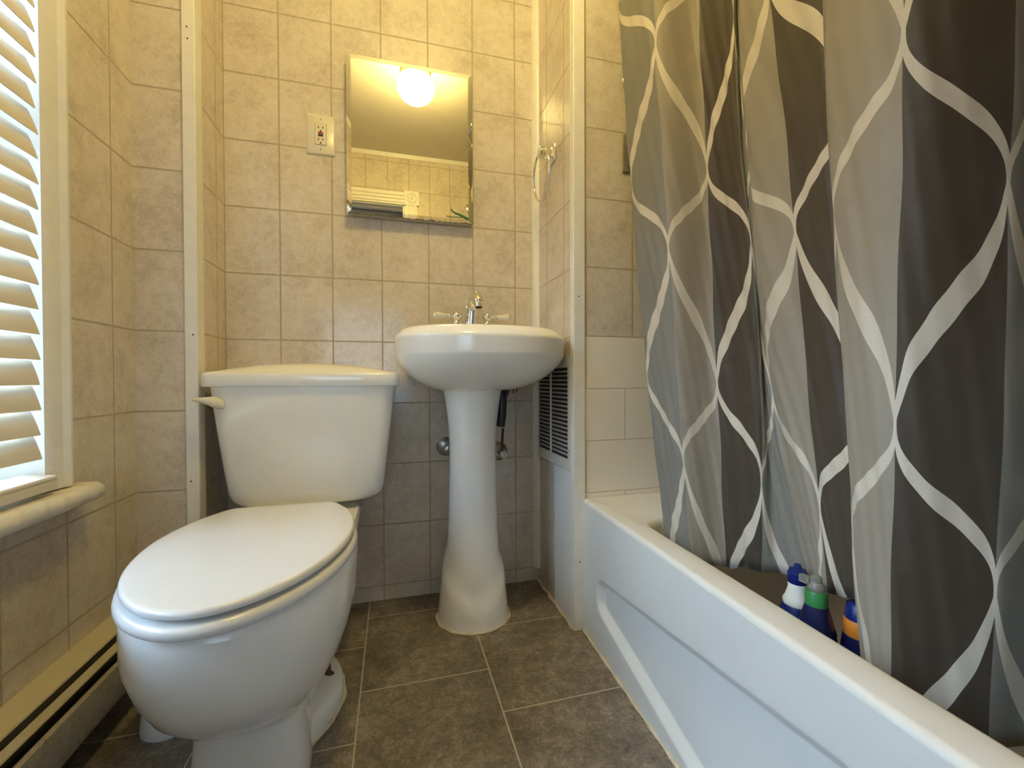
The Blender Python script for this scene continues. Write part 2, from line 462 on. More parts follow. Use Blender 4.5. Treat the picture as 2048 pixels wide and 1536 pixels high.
# hallway beyond the doorway; its window opening is added for fill light
w = MB()
w.box((-1.3, HY - TK, 0), (-0.70, HY, ZC)).box((0.22, HY - TK, 0), (0.75, HY, ZC)).box((-0.70, HY - TK, 0), (0.22, HY, 0.48)).box((-0.70, HY - TK, 1.46), (0.22, HY, ZC)).box((0.75, HY - TK, 0), (0.75 + TK, YF - TK, ZC))
w.box((-1.3 - TK, HY - TK, 0), (-1.3, YF - TK, ZC))
w.box((-1.3, YF - TK - 0.02, 0), (XW, YF - TK, ZC)).box((XW - TK - 0.02, YF - TK, 0), (XW - TK, YF - TK + 0.01, ZC))
hall = struct(w.build('wall_hall', M['hall'], smooth=False))
hw = MB()
for k in range(30): hw.box((-0.70, HY - 0.03, 0.48 + k * 0.034), (0.22, HY - 0.01, 0.48 + k * 0.034 + 0.0252))  # slats dim the added, unseen window into a soft fill from behind
w2 = struct(hw.build('added_fill_window', M['hall'], smooth=False))

# trim boards
t = MB().box((-0.519, 1.300, 0), (-0.489, YS, ZC)).box((XL - 0.002, YS - 0.002, 0), (-0.489, 1.342, ZC))
struct(t.build('trim_1', M['paint'], smooth=True, bevel=0.002))
prof = [(0.0, 0.0), (-0.021, 0.0), (-0.021, -0.004), (-0.016, -0.010), (-0.014, -0.014), (-0.008, -0.017), (-0.004, -0.020), (0.0, -0.021)]
t = MB().loft([[(XP + a, YB + b_, z) for a, b_ in prof] for z in (0.05, ZC)])
struct(t.build('trim_2', M['paint']))
t = MB().box((0.5135, 1.1765, 0), (0.5475, 1.1825, ZC)).box((0.511, 1.1765, 0), (0.517, 1.2045, ZC))
struct(t.build('trim_3', M['paint'], smooth=True, bevel=0.0022))
tp = bpy.data.objects['trim_1']
for x, z in ((-0.506, 1.655), (-0.505, 1.625), (-0.500, 0.865), (-0.508, 0.485)):
    MB().lathe([(0, 0.0022), (0.0004, 0.0022)], (x, 1.3002, z), (0, -1, 0), 10).build('nail_hole', M['slot'], tp)
tp = bpy.data.objects['trim_3']
for x, z in ((0.528, 0.99), (0.530, 0.205)):
    MB().lathe([(0, 0.0022), (0.0004, 0.0022)], (x, 1.1766, z), (0, -1, 0), 10).build('nail_hole', M['slot'], tp)
# crown strip where the wall behind the camera meets the ceiling
crown = [(0, 0), (0, -0.026), (0.006, -0.026), (0.008, -0.018), (0.013, -0.010), (0.015, -0.004), (0.015, 0)]
struct(MB().loft([[(x, YF + a, ZC + b_) for a, b_ in crown] for x in (XW, XR)]).build('trim_4', M['paint'], autos=20))
struct(MB().loft([[(XW + a, y, ZC + b_) for a, b_ in crown] for y in (YF, YS)]).build('trim_5', M['paint'], autos=20))
# caulk where floor meets partition and back wall
cq = MB()
pts = [(XP - 0.004 + 0.003 * sin(i * 1.7), YB - 0.004 - i * 0.0225, 0.003) for i in range(16)]
cq.tube(pts, [0.005 + 0.0018 * sin(i * 2.3) for i in range(16)], 8)
struct(cq.build('trim_6', M['caulk']))

# door casing with corner blocks (seen in the mirror)
dc = MB()
for x0 in (DX0 - 0.100, DX1 + 0.004):
    dc.box((x0, YF, 0), (x0 + 0.092, YF + 0.014, DZ1))
    for k in range(3): dc.box((x0 + 0.014 + k * 0.026, YF + 0.010, 0), (x0 + 0.028 + k * 0.026, YF + 0.021, DZ1))
dc.box((DX0, YF, DZ1 - 0.004), (DX1, YF + 0.014, DZ1 + 0.092))
for k in range(3): dc.box((DX0, YF + 0.010, DZ1 + 0.010 + k * 0.026), (DX1, YF + 0.021, DZ1 + 0.024 + k * 0.026))
door = struct(dc.build('door_1', M['paint'], smooth=True, bevel=0.003))
for x0 in (DX0 - 0.104, DX1):
    cb = MB().box((x0, YF, DZ1 - 0.004), (x0 + 0.106, YF + 0.022, DZ1 + 0.102))
    cx, cz = x0 + 0.053, DZ1 + 0.049
    for R, rr in ((0.036, 0.005), (0.021, 0.004)):
        n = 28
        cb.loft([[(cx + (R + rr * cos(q)) * cos(a), YF + 0.022 + rr * sin(q), cz + (R + rr * cos(q)) * sin(a)) for q in [2 * pi * j / 8 for j in range(8)]] for a in [2 * pi * i / n for i in range(n + 1)]], False, False)
    cb.sphere((cx, YF + 0.021, cz), 0.009, 14, 8)
    cb.build('corner_block', M['paint'], door)
jm = MB().box((DX0, YF - TK, 0), (DX0 + 0.012, YF, DZ1)).box((DX1 - 0.012, YF - TK, 0), (DX1, YF, DZ1)).box((DX0, YF - TK, DZ1 - 0.012), (DX1, YF, DZ1))
jm.box((DX0, YF - 0.085, DZ1 - 0.024), (DX1, YF - 0.050, DZ1 - 0.010))
jm.build('door_jamb', M['board'], door, bevel=0.002)

# ------------------------------------------------------------------ window
cas = MB()
# casing profile along the far (visible) jamb: flat board with a raised outer bead
pf = [(0, -0.006), (0.010, -0.006), (0.0125, 0.000), (0.015, 0.008), (0.016, 0.030), (0.019, 0.034), (0.023, 0.040), (0.022, 0.047), (0.016, 0.052), (0.006, 0.053), (0, 0.053)]
for y_in, sg in ((WY1, 1), (WY0, -1)):
    cas.loft([[(XW + a, y_in + sg * b_, z) for a, b_ in pf] for z in (WZ0 + 0.012, WZ1 + 0.055)])
cas.loft([[(XW + a, y, WZ1 + b_) for a, b_ in pf] for y in (WY0 - 0.053, WY1 + 0.053)])
win = struct(cas.build('window_1', M['paint'], autos=30))
jb = MB().box((XW - TK, WY1 - 0.006, WZ0), (XW, WY1 + 0.001, WZ1)).box((XW - TK, WY0 - 0.001, WZ0), (XW, WY0 + 0.006, WZ1)).box((XW - TK, WY0, WZ1 - 0.006), (XW, WY1, WZ1 + 0.001))
jb.build('window_jamb', M['paint'], win, smooth=False)
sash = MB()
xs0, xs1 = XW - 0.105, XW - 0.075
for z0, z1 in ((WZ0 + 0.002, WZ0 + 0.06), (1.22, 1.26), (WZ1 - 0.05, WZ1 - 0.006)): sash.box((xs0, WY0 + 0.006, z0), (xs1, WY1 - 0.006, z1))
for y0, y1 in ((WY0 + 0.006, WY0 + 0.046), (WY1 - 0.036, WY1 - 0.006)): sash.box((xs0, y0, WZ0 + 0.002), (xs1, y1, WZ1 - 0.006))
sash.build('window_sash', M['paint'], win, bevel=0.002)
MB().box((XW - 0.092, WY0 + 0.03, WZ0 + 0.03), (XW - 0.088, WY1 - 0.03, WZ1 - 0.03)).build('window_glass', M['glass'], win, smooth=False)
# stool (inner sill) with a bull nose, paint-clogged end
sl = MB(); prof = []
zt, zb, xf = 0.538, 0.502, XW + 0.052
rr = (zt - zb) / 2
def sill_ring(y, k):
    p = [(XW - TK + 0.02, zt), (XW, zt)]
    for i in range(9):
        a = pi / 2 - pi * i / 8
        p.append((xf - rr + rr * cos(a) * k, (zt + zb) / 2 + rr * sin(a)))
    p += [(XW, zb), (XW - TK + 0.02, zb)]
    return [(x, y, z) for x, z in p]
ys = [WY0 - 0.09] + [WY0 - 0.085 + (WY1 + 0.088 - WY0 + 0.085) * i / 30 for i in range(31)] + [WY1 + 0.094]
rings = []
for i, y in enumerate(ys):
    kk = 0.55 if i in (0, len(ys) - 1) else 1
    r = sill_ring(y, kk)
    if y > WY1 or y < WY0: r = [(max(x, XW - 0.0), yy, z) for x, yy, z in r]
    rings.append([(x + random.uniform(-0.0008, 0.0008) * (x > XW + 0.01), yy, z + random.uniform(-0.0007, 0.0007) * (x > XW + 0.01)) for x, yy, z in r])
sl.loft(rings).build('window_sill', M['paint_rough'], win, autos=60)

# ------------------------------------------------------------------ window blind
BY0, BY1 = WY0 + 0.012, 0.984
bl = thing('window_blind', (XW + 0.004, (BY0 + BY1) / 2, 0.55), 'pale horizontal slat blind half closed over the daylit window', 'blind')
sm = MB(); n_sl = 29; z_first = 0.626
for k in range(n_sl):
    zc = z_first + 0.0453 * k + random.uniform(-0.001, 0.001)
    tilt = random.uniform(-0.05, 0.05)
    dx, dz = 0.0072 + tilt * 0.016, 0.0221
    jy = random.uniform(-0.003, 0.003)
    top, bot = [], []
    for i in range(7):
        s_ = -1 + 2 * i / 6
        cxn = 0.0011 * (1 - s_ * s_)                 # slight crown
        x = XW + 0.004 + s_ * -dx + cxn * 0.97; z = zc + s_ * dz + cxn * 0.25
        top.append((x + 0.0011, z)); bot.append((x - 0.0011, z))
    ring = top + bot[::-1]
    sm.loft([[(x, BY0, z) for x, z in ring], [(x, BY1 + jy, z) for x, z in ring]])
sm.build('slats', M['blind'], bl, autos=50)
br = MB()
ring = [(-0.022, 0), (-0.024, 0.004), (-0.024, 0.026), (-0.021, 0.030), (0.022, 0.0250), (0.0245, 0.0225), (0.0245, 0.0195), (0.0228, 0.0185), (0.0228, 0.0165), (0.0245, 0.0155), (0.0245, 0.002), (0.022, 0)]
br.loft([[(XW + 0.006 + a, y, 0.5475 + b_) for a, b_ in ring] for y in (BY0 - 0.002, BY1 + 0.008)])
brail = br.build('bottom_rail', M['blind'], bl, autos=25)
MB().lathe([(0, 0.006), (0.002, 0.006), (0.003, 0.004)], (XW + 0.030, 0.838, 0.556), (1, 0, 0), 16).build('rail_button', M['white_plastic'], brail)
hr = MB().box((XW - 0.030, BY0 - 0.004, WZ1 - 0.052), (XW + 0.022, BY1 + 0.008, WZ1 - 0.008)); hr.build('head_rail', M['blind'], bl, bevel=0.003)
for y in (BY0 + 0.12, BY1 - 0.17):
    MB().tube([(XW + 0.0135, y, 0.575), (XW + 0.0135, y, WZ1 - 0.02)], 0.0009, 6).build('ladder_cord', M['cord'], bl)

# ------------------------------------------------------------------ baseboard heater
HY0, HY1 = -0.10, 1.285
ht = thing('baseboard_heater', (XW, 0.6, 0), 'long beige baseboard heater with dark slots under the window', 'heater')
hood = [(0, 0.045), (0, 0.2070), (0.004, 0.2070), (0.044, 0.1975), (0.0455, 0.1940), (0.043, 0.1930), (0.006, 0.201), (0.005, 0.045)]
MB().loft([[(XW + a, y, z) for a, z in hood] for y in (HY0, HY1)]).build('hood', M['heater'], ht, autos=25)
dmp = [(0.046, 0.1790), (0.0545, 0.1690), (0.0550, 0.1660), (0.0530, 0.1660), (0.045, 0.176)]
MB().loft([[(XW + a, y, z) for a, z in dmp] for y in (HY0, HY1)]).build('damper', M['heater'], ht, autos=25)
cov = [(0.063, 0.148), (0.0665, 0.1580), (0.072, 0.1615), (0.0765, 0.157), (0.0775, 0.092), (0.073, 0.080), (0.070, 0.080), (0.074, 0.094), (0.073, 0.154), (0.068, 0.155)]
MB().loft([[(XW + a, y, z) for a, z in cov] for y in (HY0, HY1)]).build('front_cover', M['heater_cover'], ht, autos=25)
fi = MB()
MBf = fi.box((XW + 0.008, HY0 + 0.02, 0.075), (XW + 0.058, HY1 - 0.02, 0.135))
fi.build('fin_element', M['duct'], ht, smooth=False)
for y in (HY0, HY1 - 0.012):
    MB().loft([[(XW + a, yy, z) for a, z in [(0, 0.0), (0, 0.2080), (0.046, 0.1985), (0.078, 0.162), (0.078, 0.0)]] for yy in (y, y + 0.012)]).build('end_cap', M['heater'], ht, smooth=False)

# ------------------------------------------------------------------ toilet
TX = -0.256
toi = thing('toilet', (TX, 1.1, 0), 'white two-piece toilet with its lid closed beside the window wall', 'toilet')
def egg(half, n=112, z=0.0, cx=TX, k=1.0, dy=0.0):
    """half: [(y, half width)] from front tip to back; returns a closed ring starting at the front"""
    L = []
    dens = 10
    ys_, hs_ = [a for a, _ in half], [b_ for _, b_ in half]
    # sample by arc length
    P_ = []
    for i in range(400):
        tt = i / 399; y = lerp(ys_[0], ys_[-1], 0.5 - 0.5 * cos(pi * tt))
        j = 0
        P_.append((y, max(0, interp(y, ys_, hs_))))
    # smooth the polyline
    for _ in range(6):
        P_ = [P_[0]] + [((P_[i - 1][0] + 2 * P_[i][0] + P_[i + 1][0]) / 4, (P_[i - 1][1] + 2 * P_[i][1] + P_[i + 1][1]) / 4) for i in range(1, 399)] + [P_[-1]]
    P_ = P_ + [(P_[-1][0], P_[-1][1] * (1 - q / 12)) for q in range(1, 13)]
    d = [0]
    for i in range(1, len(P_)): d.append(d[-1] + math.hypot(P_[i][0] - P_[i - 1][0], P_[i][1] - P_[i - 1][1]))
    h_ = n // 2; R = []
    for i in range(h_ + 1):
        s_ = d[-1] * i / h_
        R.append((interp(s_, d, [p[0] for p in P_]), interp(s_, d, [p[1] for p in P_])))
    yc = 0.93
    ring = [(cx + hw * k, yc + (y - yc) * k + dy, z) for y, hw in R] + [(cx - hw * k, yc + (y - yc) * k + dy, z) for y, hw in R[-2:0:-1]]
    return ring
LID = [(0.945 - 0.298 * cos(a * pi / 40), 0.1775 * sin(a * pi / 40) ** 1.08) for a in range(0, 20)] + [(0.945, 0.1775), (0.97, 0.1762), (1.0, 0.1725), (1.03, 0.1665), (1.06, 0.1580), (1.09, 0.1455), (1.115, 0.1330), (1.135, 0.1215), (1.146, 0.112), (1.150, 0.103)]
lid = MB()
dome = []
for z, k in ((0.4342, 0.930), (0.4342, 0.978), (0.4365, 0.993), (0.4405, 0.998), (0.4442, 0.994), (0.4466, 0.983), (0.4475, 0.965), (0.4488, 0.90), (0.4505, 0.75), (0.4518, 0.5), (0.4524, 0.2)):
    dome.append(egg(LID, z=z, k=k))
lid.loft(dome)
lid_o = lid.build('seat_lid', M['seat'], toi, autos=60)
tag(MB().box((-0.263, 0.6935, 0.4480), (-0.251, 0.6950, 0.4492)).build('chip_mark', M['slot'], lid_o, smooth=False), 'small dark chip')
SEAT = [(y - 0.005 * (y < 1.1), h * 1.015 + 0.002 * min(1, h / 0.05)) for y, h in LID[:-1]] + [(1.160, 0.10)]
seat = MB()
seat.loft([egg(SEAT, z=z, k=k) for z, k in ((0.4085, 0.968), (0.4095, 0.985), (0.413, 0.998), (0.4185, 1.002), (0.4235, 0.997), (0.4270, 0.985), (0.4285, 0.968))] + [egg(SEAT, z=z, k=k) for z, k in ((0.4283, 0.74), (0.426, 0.70), (0.412, 0.69), (0.4085, 0.70))], cap0=False, cap1=False)
sv = seat.v; n64 = 112; nr = 11
seat.f += [(10 * n64 + j, 10 * n64 + (j + 1) % n64, (j + 1) % n64, j) for j in range(n64)]
seat.build('seat', M['seat'], toi, autos=60)
for sx in (-0.075, 0.075):
    hg = MB()
    hg.lathe([(-0.022, 0.011), (-0.020, 0.0125), (0.020, 0.0125), (0.022, 0.011)], (TX + sx, 1.172, 0.4245), (1, 0, 0), 16)
    hg.lathe([(0, 0.011), (0.02, 0.011)], (TX + sx, 1.172, 0.403), (0, 0, 1), 14)
    hg.build('seat_hinge', M['seat'], toi, bevel=0.002)
# bowl: rings from the foot up to the rim
def bowlring(yF, yB, hw, z, e=2.25, n=56, tail=0.0):
    out = []
    yc = lerp(yF, yB, 0.56)
    for k in range(n):
        a = 2 * pi * k / n; c, s_ = cos(a), sin(a)
        ry = (yB - yc) if s_ > 0 else (yc - yF)
        ee = e if s_ < 0 else e + tail
        out.append((TX + hw * math.copysign(abs(c) ** (2 / ee), c), yc + ry * math.copysign(abs(s_) ** (2 / ee), s_), z))
    return out
bw = MB()
def column(yF, yB, hw, z, e=3.6, n=56):
    """trapway column: broad front face, narrowing towards the back"""
    out = []
    for x, y, zz in bowlring(yF, yB, 1.0, z, e, n):
        w_ = max(0.05, hw - 0.20 * max(0.0, y - 0.86)) if z < 0.15 else hw
        out.append((TX + (x - TX) * w_, y, zz))
    return out
bw.loft([column(0.832, 1.20, 0.112, 0.0), column(0.832, 1.20, 0.112, 0.05), column(0.836, 1.19, 0.108, 0.10), column(0.838, 1.18, 0.106, 0.130),
         bowlring(0.828, 1.16, 0.112, 0.146, 2.8), bowlring(0.800, 1.16, 0.124, 0.163, 2.5), bowlring(0.762, 1.165, 0.141, 0.190, 2.35), bowlring(0.724, 1.17, 0.157, 0.226, 2.25),
         bowlring(0.692, 1.18, 0.170, 0.272, 2.2), bowlring(0.671, 1.19, 0.179, 0.325, 2.2), bowlring(0.668, 1.20, 0.1795, 0.372, 2.2), bowlring(0.668, 1.20, 0.1790, 0.397, 2.2), bowlring(0.676, 1.195, 0.174, 0.4055, 2.2), bowlring(0.70, 1.175, 0.155, 0.4070, 2.2)])
for v_ in bw.v:
    if 0.135 < v_.z < 0.34: v_.z += 0.11 * max(0.0, v_.y - 0.84) * sstep((v_.z - 0.133) / 0.02) * (1 - sstep((v_.z - 0.22) / 0.12))
# foot with wide rear flange
ft = []
for z, k in ((0.0, 1.0), (0.018, 1.0), (0.030, 0.985), (0.039, 0.94), (0.044, 0.86), (0.047, 0.70), (0.049, 0.40)):
    r = []
    for i in range(56):
        a = 2 * pi * i / 56; c, s_ = cos(a), sin(a)
        y = 1.06 + (0.19 if s_ > 0 else 0.20) * math.copysign(abs(s_) ** (2 / 2.3), s_)
        wy = lerp(0.085, 0.139, sstep((y - 0.87) / 0.22))
        r.append((TX + wy * k * math.copysign(abs(c) ** (2 / 2.3), c), 1.06 + (y - 1.06) * (0.4 + 0.6 * k), z))
    ft.append(r)
bw.loft(ft)
# rear deck under the tank
bw.loft([superring(TX + 0.01, 1.25, 0.115, 0.135, z, 40, 4.0) for z in (0.26, 0.30)] + [superring(TX + 0.012, 1.262, 0.150, 0.150, z, 40, 4.5) for z in (0.345, 0.372)] + [superring(TX + 0.012, 1.262, 0.146, 0.146, 0.384, 40, 4.5)])
bw.build('bowl', M['porcelain'], toi, autos=50)
for sx in (1, -1):
    bo = MB().lathe([(0, 0.0155), (0.004, 0.0150), (0.007, 0.0085), (0.014, 0.0065), (0.030, 0.005), (0.032, 0.003)], (TX + sx * 0.102, 1.105, 0.0395), (0, 0, 1), 14)
    tag(bo.build('floor_bolt', M['rust'], toi), 'rusty bolt')
ck = MB()
base_ring = ft[0]
ck.tube([(TX + (x - TX) * 1.012, 1.06 + (y - 1.06) * 1.008, 0.002) for x, y, z in base_ring + base_ring[:1]], [0.004 + 0.0018 * sin(i * 1.9) for i in range(57)], 7, False)
ck.build('caulk_bead', M['caulk'], toi)
# tank
KX = -0.231
def tankring(w0, w1, yf, yb, bow, z, n=18, r=0.03):
    """front face bowed outward, corners rounded; w0..w1 in x"""
    p = roundrect(w0, yf, w1, yb, r, z, 6, 14)
    cx = (w0 + w1) / 2; hw = (w1 - w0) / 2; ym = (yf + yb) / 2
    return [(x, y - bow * (1 - ((x - cx) / hw) ** 2) * (1 if y < ym else 0) * (ym - y) / (ym - yf), zz) for x, y, zz in p]
tk = MB()
tr_ = []
for z, hw, yf, r in ((0.4015, 0.165, 1.335, 0.05), (0.4025, 0.178, 1.318, 0.055), (0.408, 0.190, 1.306, 0.055), (0.420, 0.1985, 1.299, 0.05), (0.44, 0.2025, 1.296, 0.042), (0.50, 0.209, 1.292, 0.036), (0.60, 0.2205, 1.286, 0.033), (0.70, 0.2315, 1.281, 0.032), (0.7295, 0.2345, 1.280, 0.032)):
    tr_.append(tankring(KX - hw, KX + hw, yf, 1.508, 0.020, z, r=r))
tk.loft(tr_)
tk.build('tank', M['porcelain'], toi, autos=50)
tl = MB(); rings = []
for z, g, in ((0.7300, 0.004), (0.7305, 0.0015), (0.733, 0.0), (0.757, 0.0), (0.763, 0.0015), (0.767, 0.005), (0.769, 0.010)):
    rings.append(tankring(KX - 0.2475 + g, KX + 0.2475 - g, 1.2665 + g, 1.516 - g, 0.016, z, r=0.022))
tl.loft(rings, cap1=False)
last = rings[-1]
def crown_ring(k, z): return [(KX + (x - KX) * k, 1.40 + (y - 1.40) * k, 0.769 + (0.0245 * max(0.0, 1 - ((x - KX) * k / 0.2475) ** 2) ** 0.9 + 0.0015) * (1 - k ** 5)) for x, y, _ in last]
k0 = len(tl.v) - len(last)
tl.loft([last, crown_ring(0.965, 0.7705), crown_ring(0.93, 0.7735), crown_ring(0.84, 0.7790), crown_ring(0.62, 0.7860), crown_ring(0.35, 0.7905), crown_ring(0.1, 0.7922)], cap0=False)
tl.build('tank_lid', M['porcelain'], toi, autos=60)
lv = MB()
# lever: pivot dome on the left of the tank front, blade sweeping to the left
def ell(c, rx, rz, ry, n=18):
    return [(c[0], c[1] + ry * cos(2 * pi * k / n), c[2] + rz * sin(2 * pi * k / n)) for k in range(n)]
secs = [(-0.4195, 0.002, 0.002, 1.272, 0.6835), (-0.4205, 0.0085, 0.007, 1.270, 0.6835), (-0.4245, 0.0125, 0.0105, 1.268, 0.685), (-0.431, 0.0150, 0.012, 1.2655, 0.688), (-0.441, 0.0150, 0.011, 1.262, 0.691), (-0.452, 0.0110, 0.009, 1.259, 0.694), (-0.464, 0.0080, 0.008, 1.258, 0.696), (-0.477, 0.0055, 0.007, 1.259, 0.6975), (-0.487, 0.0030, 0.005, 1.2605, 0.698), (-0.4895, 0.001, 0.002, 1.261, 0.698)]
lv.loft([[(x, yc + ry * cos(2 * pi * k / 18), zc + rz * sin(2 * pi * k / 18)) for k in range(18)] for x, rz, ry, yc, zc in secs])
lv.lathe([(0, 0.011), (0.016, 0.011)], (-0.4300, 1.288, 0.6865), (0, -1, 0), 18)
tag(lv.build('flush_lever', M['lever'], toi), 'cream flush lever')

# small white container on the floor behind the bowl
wc = MB().lathe([(0, 0.052), (0.004, 0.055), (0.02, 0.0545), (0.05, 0.050), (0.09, 0.045), (0.14, 0.043), (0.16, 0.042), (0.164, 0.038)], (-0.470, 1.098, 0), (0, 0, 1), 32).build('brush_holder', M['porcelain'])
tag(wc, 'white rounded container on the floor between toilet base and heater', 'container')

# ------------------------------------------------------------------ pedestal sink
SX = 0.2570
snk = thing('pedestal_sink', (SX, 1.35, 0), 'white pedestal sink with an oval basin below the mirror', 'sink')
pd = MB(); PX, PY = 0.2405, 1.352
def ped(z, th):
    c = interp(z, [0, 0.06, 0.12, 0.20, 0.30, 0.42, 0.55, 0.61, 0.67, 0.70, 0.7165], [0.098, 0.0945, 0.089, 0.0825, 0.0775, 0.0738, 0.0725, 0.0765, 0.084, 0.089, 0.0925])
    f_ = 0.5 + 0.5 * sin(th)      # 0 at the front (-y), 1 at the back
    zt = 0.070 + 0.20 * f_ ** 0.75
    sk = 0.1125 - 0.095 * z - 0.10 * max(0, z - zt + 0.02)
    fade = sstep((zt + 0.045 - z) / 0.075)
    return max(c, lerp(c, sk, fade))
zs_ = [0, 0.006, 0.02, 0.035, 0.05, 0.06, 0.07, 0.08, 0.09, 0.10, 0.11, 0.12, 0.135, 0.15, 0.17, 0.19, 0.21, 0.23, 0.26, 0.30, 0.35, 0.40, 0.46, 0.52, 0.58, 0.61, 0.63, 0.655, 0.68, 0.70, 0.7165]
pd.loft([[(PX + ped(z, 2 * pi * k / 72) * cos(2 * pi * k / 72), PY - 0.004 * z + ped(z, 2 * pi * k / 72) * 0.98 * sin(2 * pi * k / 72), z) for k in range(72)] for z in zs_])
pd.build('pedestal', M['porcelain'], snk, autos=80)
ck = MB().tube([(PX + 0.1145 * cos(2 * pi * k / 48), PY + 0.1125 * sin(2 * pi * k / 48), 0.002) for k in range(49)], [0.0035 + 0.0018 * sin(k * 1.7) for k in range(49)], 7, False)
tag(ck.build('caulk_bead', M['caulk'], snk), 'cream caulk line around the foot')
def basin(s, z, hw=0.2545, yF=1.092, n=72, cy=None):
    """D-shaped plan: round front, squarer back against the wall; s scales towards the pedestal"""
    out = []
    yc, yb = 1.285, YB - 0.004
    for k in range(n):
        a = 2 * pi * k / n; c, q = cos(a), sin(a)
        if q < 0: x = hw * math.copysign(abs(c) ** (2 / 2.3), c); y = yc - (yc - yF) * abs(q) ** (2 / 2.3)
        else: x = hw * math.copysign(abs(c) ** (2 / 2.6), c); y = yc + (yb - yc) * abs(q) ** (2 / 3.2)
        px, py = 0.0 - (SX - PX) * (1 - s), 1.36
        out.append((SX + (SX - PX) * -(1 - s) + x * s, py + (y - py) * s, z))
    return out
bs = MB()
bs.loft([basin(0.30, 0.7135), basin(0.42, 0.714), basin(0.52, 0.7195), basin(0.62, 0.7285), basin(0.72, 0.7405), basin(0.81, 0.7565), basin(0.88, 0.7735), basin(0.93, 0.788), basin(0.964, 0.8025), basin(0.981, 0.8125), basin(0.9855, 0.8165), basin(0.9875, 0.821),
         basin(0.998, 0.857), basin(0.9985, 0.8615), basin(0.995, 0.8655), basin(0.984, 0.8700), basin(0.962, 0.877), basin(0.93, 0.8865), basin(0.895, 0.8915), basin(0.86, 0.8940), basin(0.83, 0.893)] ,cap1=False)
# bowl hollow and rear deck
def hollow(s, z, n=72):
    return [(SX + 0.185 * s * cos(2 * pi * k / n), 1.262 + 0.125 * s * sin(2 * pi * k / n), z) for k in range(n)]
bs.loft([basin(0.83, 0.893), hollow(1.0, 0.892), hollow(0.97, 0.880), hollow(0.88, 0.82), hollow(0.7, 0.785), hollow(0.3, 0.770), hollow(0.05, 0.768)], cap0=False)
bs.build('basin', M['porcelain'], snk, autos=70)

# faucet on the rear deck
FX, FY, FZ = 0.2575, 1.446, 0.894
fc = thing('faucet', (FX, FY, FZ), 'chrome two-handle faucet with white lever handles on the sink', 'faucet')
MB().lathe([(-0.004, 0.026), (0.004, 0.026), (0.008, 0.0225), (0.014, 0.0215)], (FX, FY, FZ), (0, 0, 1), 28).build('base_collar', M['chrome'], fc)
sp_ = [(FX - 0.004, FY, FZ + 0.004), (FX - 0.004, FY, FZ + 0.03), (FX - 0.003, FY - 0.003, FZ + 0.065), (FX - 0.001, FY - 0.010, FZ + 0.095), (FX + 0.001, FY - 0.026, FZ + 0.118), (FX + 0.003, FY - 0.046, FZ + 0.125), (FX + 0.005, FY - 0.066, FZ + 0.118), (FX + 0.006, FY - 0.078, FZ + 0.103), (FX + 0.0062, FY - 0.081, FZ + 0.094)]
fine = []
for i in range(len(sp_) - 1):
    a, b_ = sp_[i], sp_[i + 1]; p0 = sp_[max(0, i - 1)]; p3 = sp_[min(len(sp_) - 1, i + 2)]
    for q in range(5): fine.append(tuple(catmull(p0[j], a[j], b_[j], p3[j], q / 5) for j in range(3)))
fine.append(sp_[-1])
spout = MB().tube(fine, [interp(i / len(fine), [0, 0.2, 0.4, 0.55, 0.72, 0.88, 1], [0.0215, 0.0195, 0.0170, 0.0165, 0.0185, 0.0185, 0.0140]) for i in range(len(fine))], 24)
so = spout.build('spout', M['chrome'], fc, autos=60)
MB().lathe([(0, 0.0140), (0.010, 0.0142), (0.014, 0.0136), (0.0145, 0.0115), (0.009, 0.011)], (FX + 0.0062, FY - 0.081, FZ + 0.097), (0.05, -0.25, -1), 22).build('aerator', M['chrome'], so)
MB().lathe([(0, 0.0105), (0.001, 0.010)], (FX + 0.0066, FY - 0.084, FZ + 0.0855), (0.05, -0.25, -1), 18).build('outlet_hole', M['slot'], so)
MB().sphere((FX - 0.020, FY - 0.012, FZ + 0.094), 0.0062, 12, 8).tube([(FX - 0.018, FY - 0.012, FZ + 0.094), (FX - 0.004, FY - 0.010, FZ + 0.092)], 0.0035, 8).build('lift_rod', M['chrome'], fc)
for sx in (-1, 1):
    hx = FX + sx * 0.0525
    h = MB().lathe([(-0.004, 0.020), (0.006, 0.0195), (0.011, 0.0125), (0.024, 0.0105), (0.034, 0.0125), (0.042, 0.0150), (0.046, 0.0115), (0.050, 0.0100)], (hx, FY, FZ), (0, 0, 1), 24)
    h.sphere((hx, FY, FZ + 0.0635), 0.0172, 26, 16)
    h.lathe([(0, 0.0065), (0.008, 0.0055), (0.011, 0.0092), (0.0145, 0.0092), (0.0165, 0.0065)], (hx + sx * 0.0135, FY - 0.001, FZ + 0.0635), (sx, -0.12, 0.0), 16)
    ho = h.build('handle', M['chrome'], fc, autos=60)
    lvr = MB().lathe([(0, 0.0055), (0.002, 0.0078), (0.010, 0.0080), (0.022, 0.0100), (0.034, 0.0122), (0.043, 0.0112), (0.048, 0.0075)], (hx + sx * 0.029, FY - 0.0025, FZ + 0.0635), (sx, -0.12, 0.02), 22)
    tag(lvr.build('lever', M['white_plastic'], ho, autos=60), 'white porcelain lever')
    MB().lathe([(0, 0.0082), (0.003, 0.0075), (0.0055, 0.003)], (hx + sx * 0.0765, FY - 0.008, FZ + 0.0645), (sx, -0.12, 0.02), 16).build('end_cap', M['chrome'], ho)

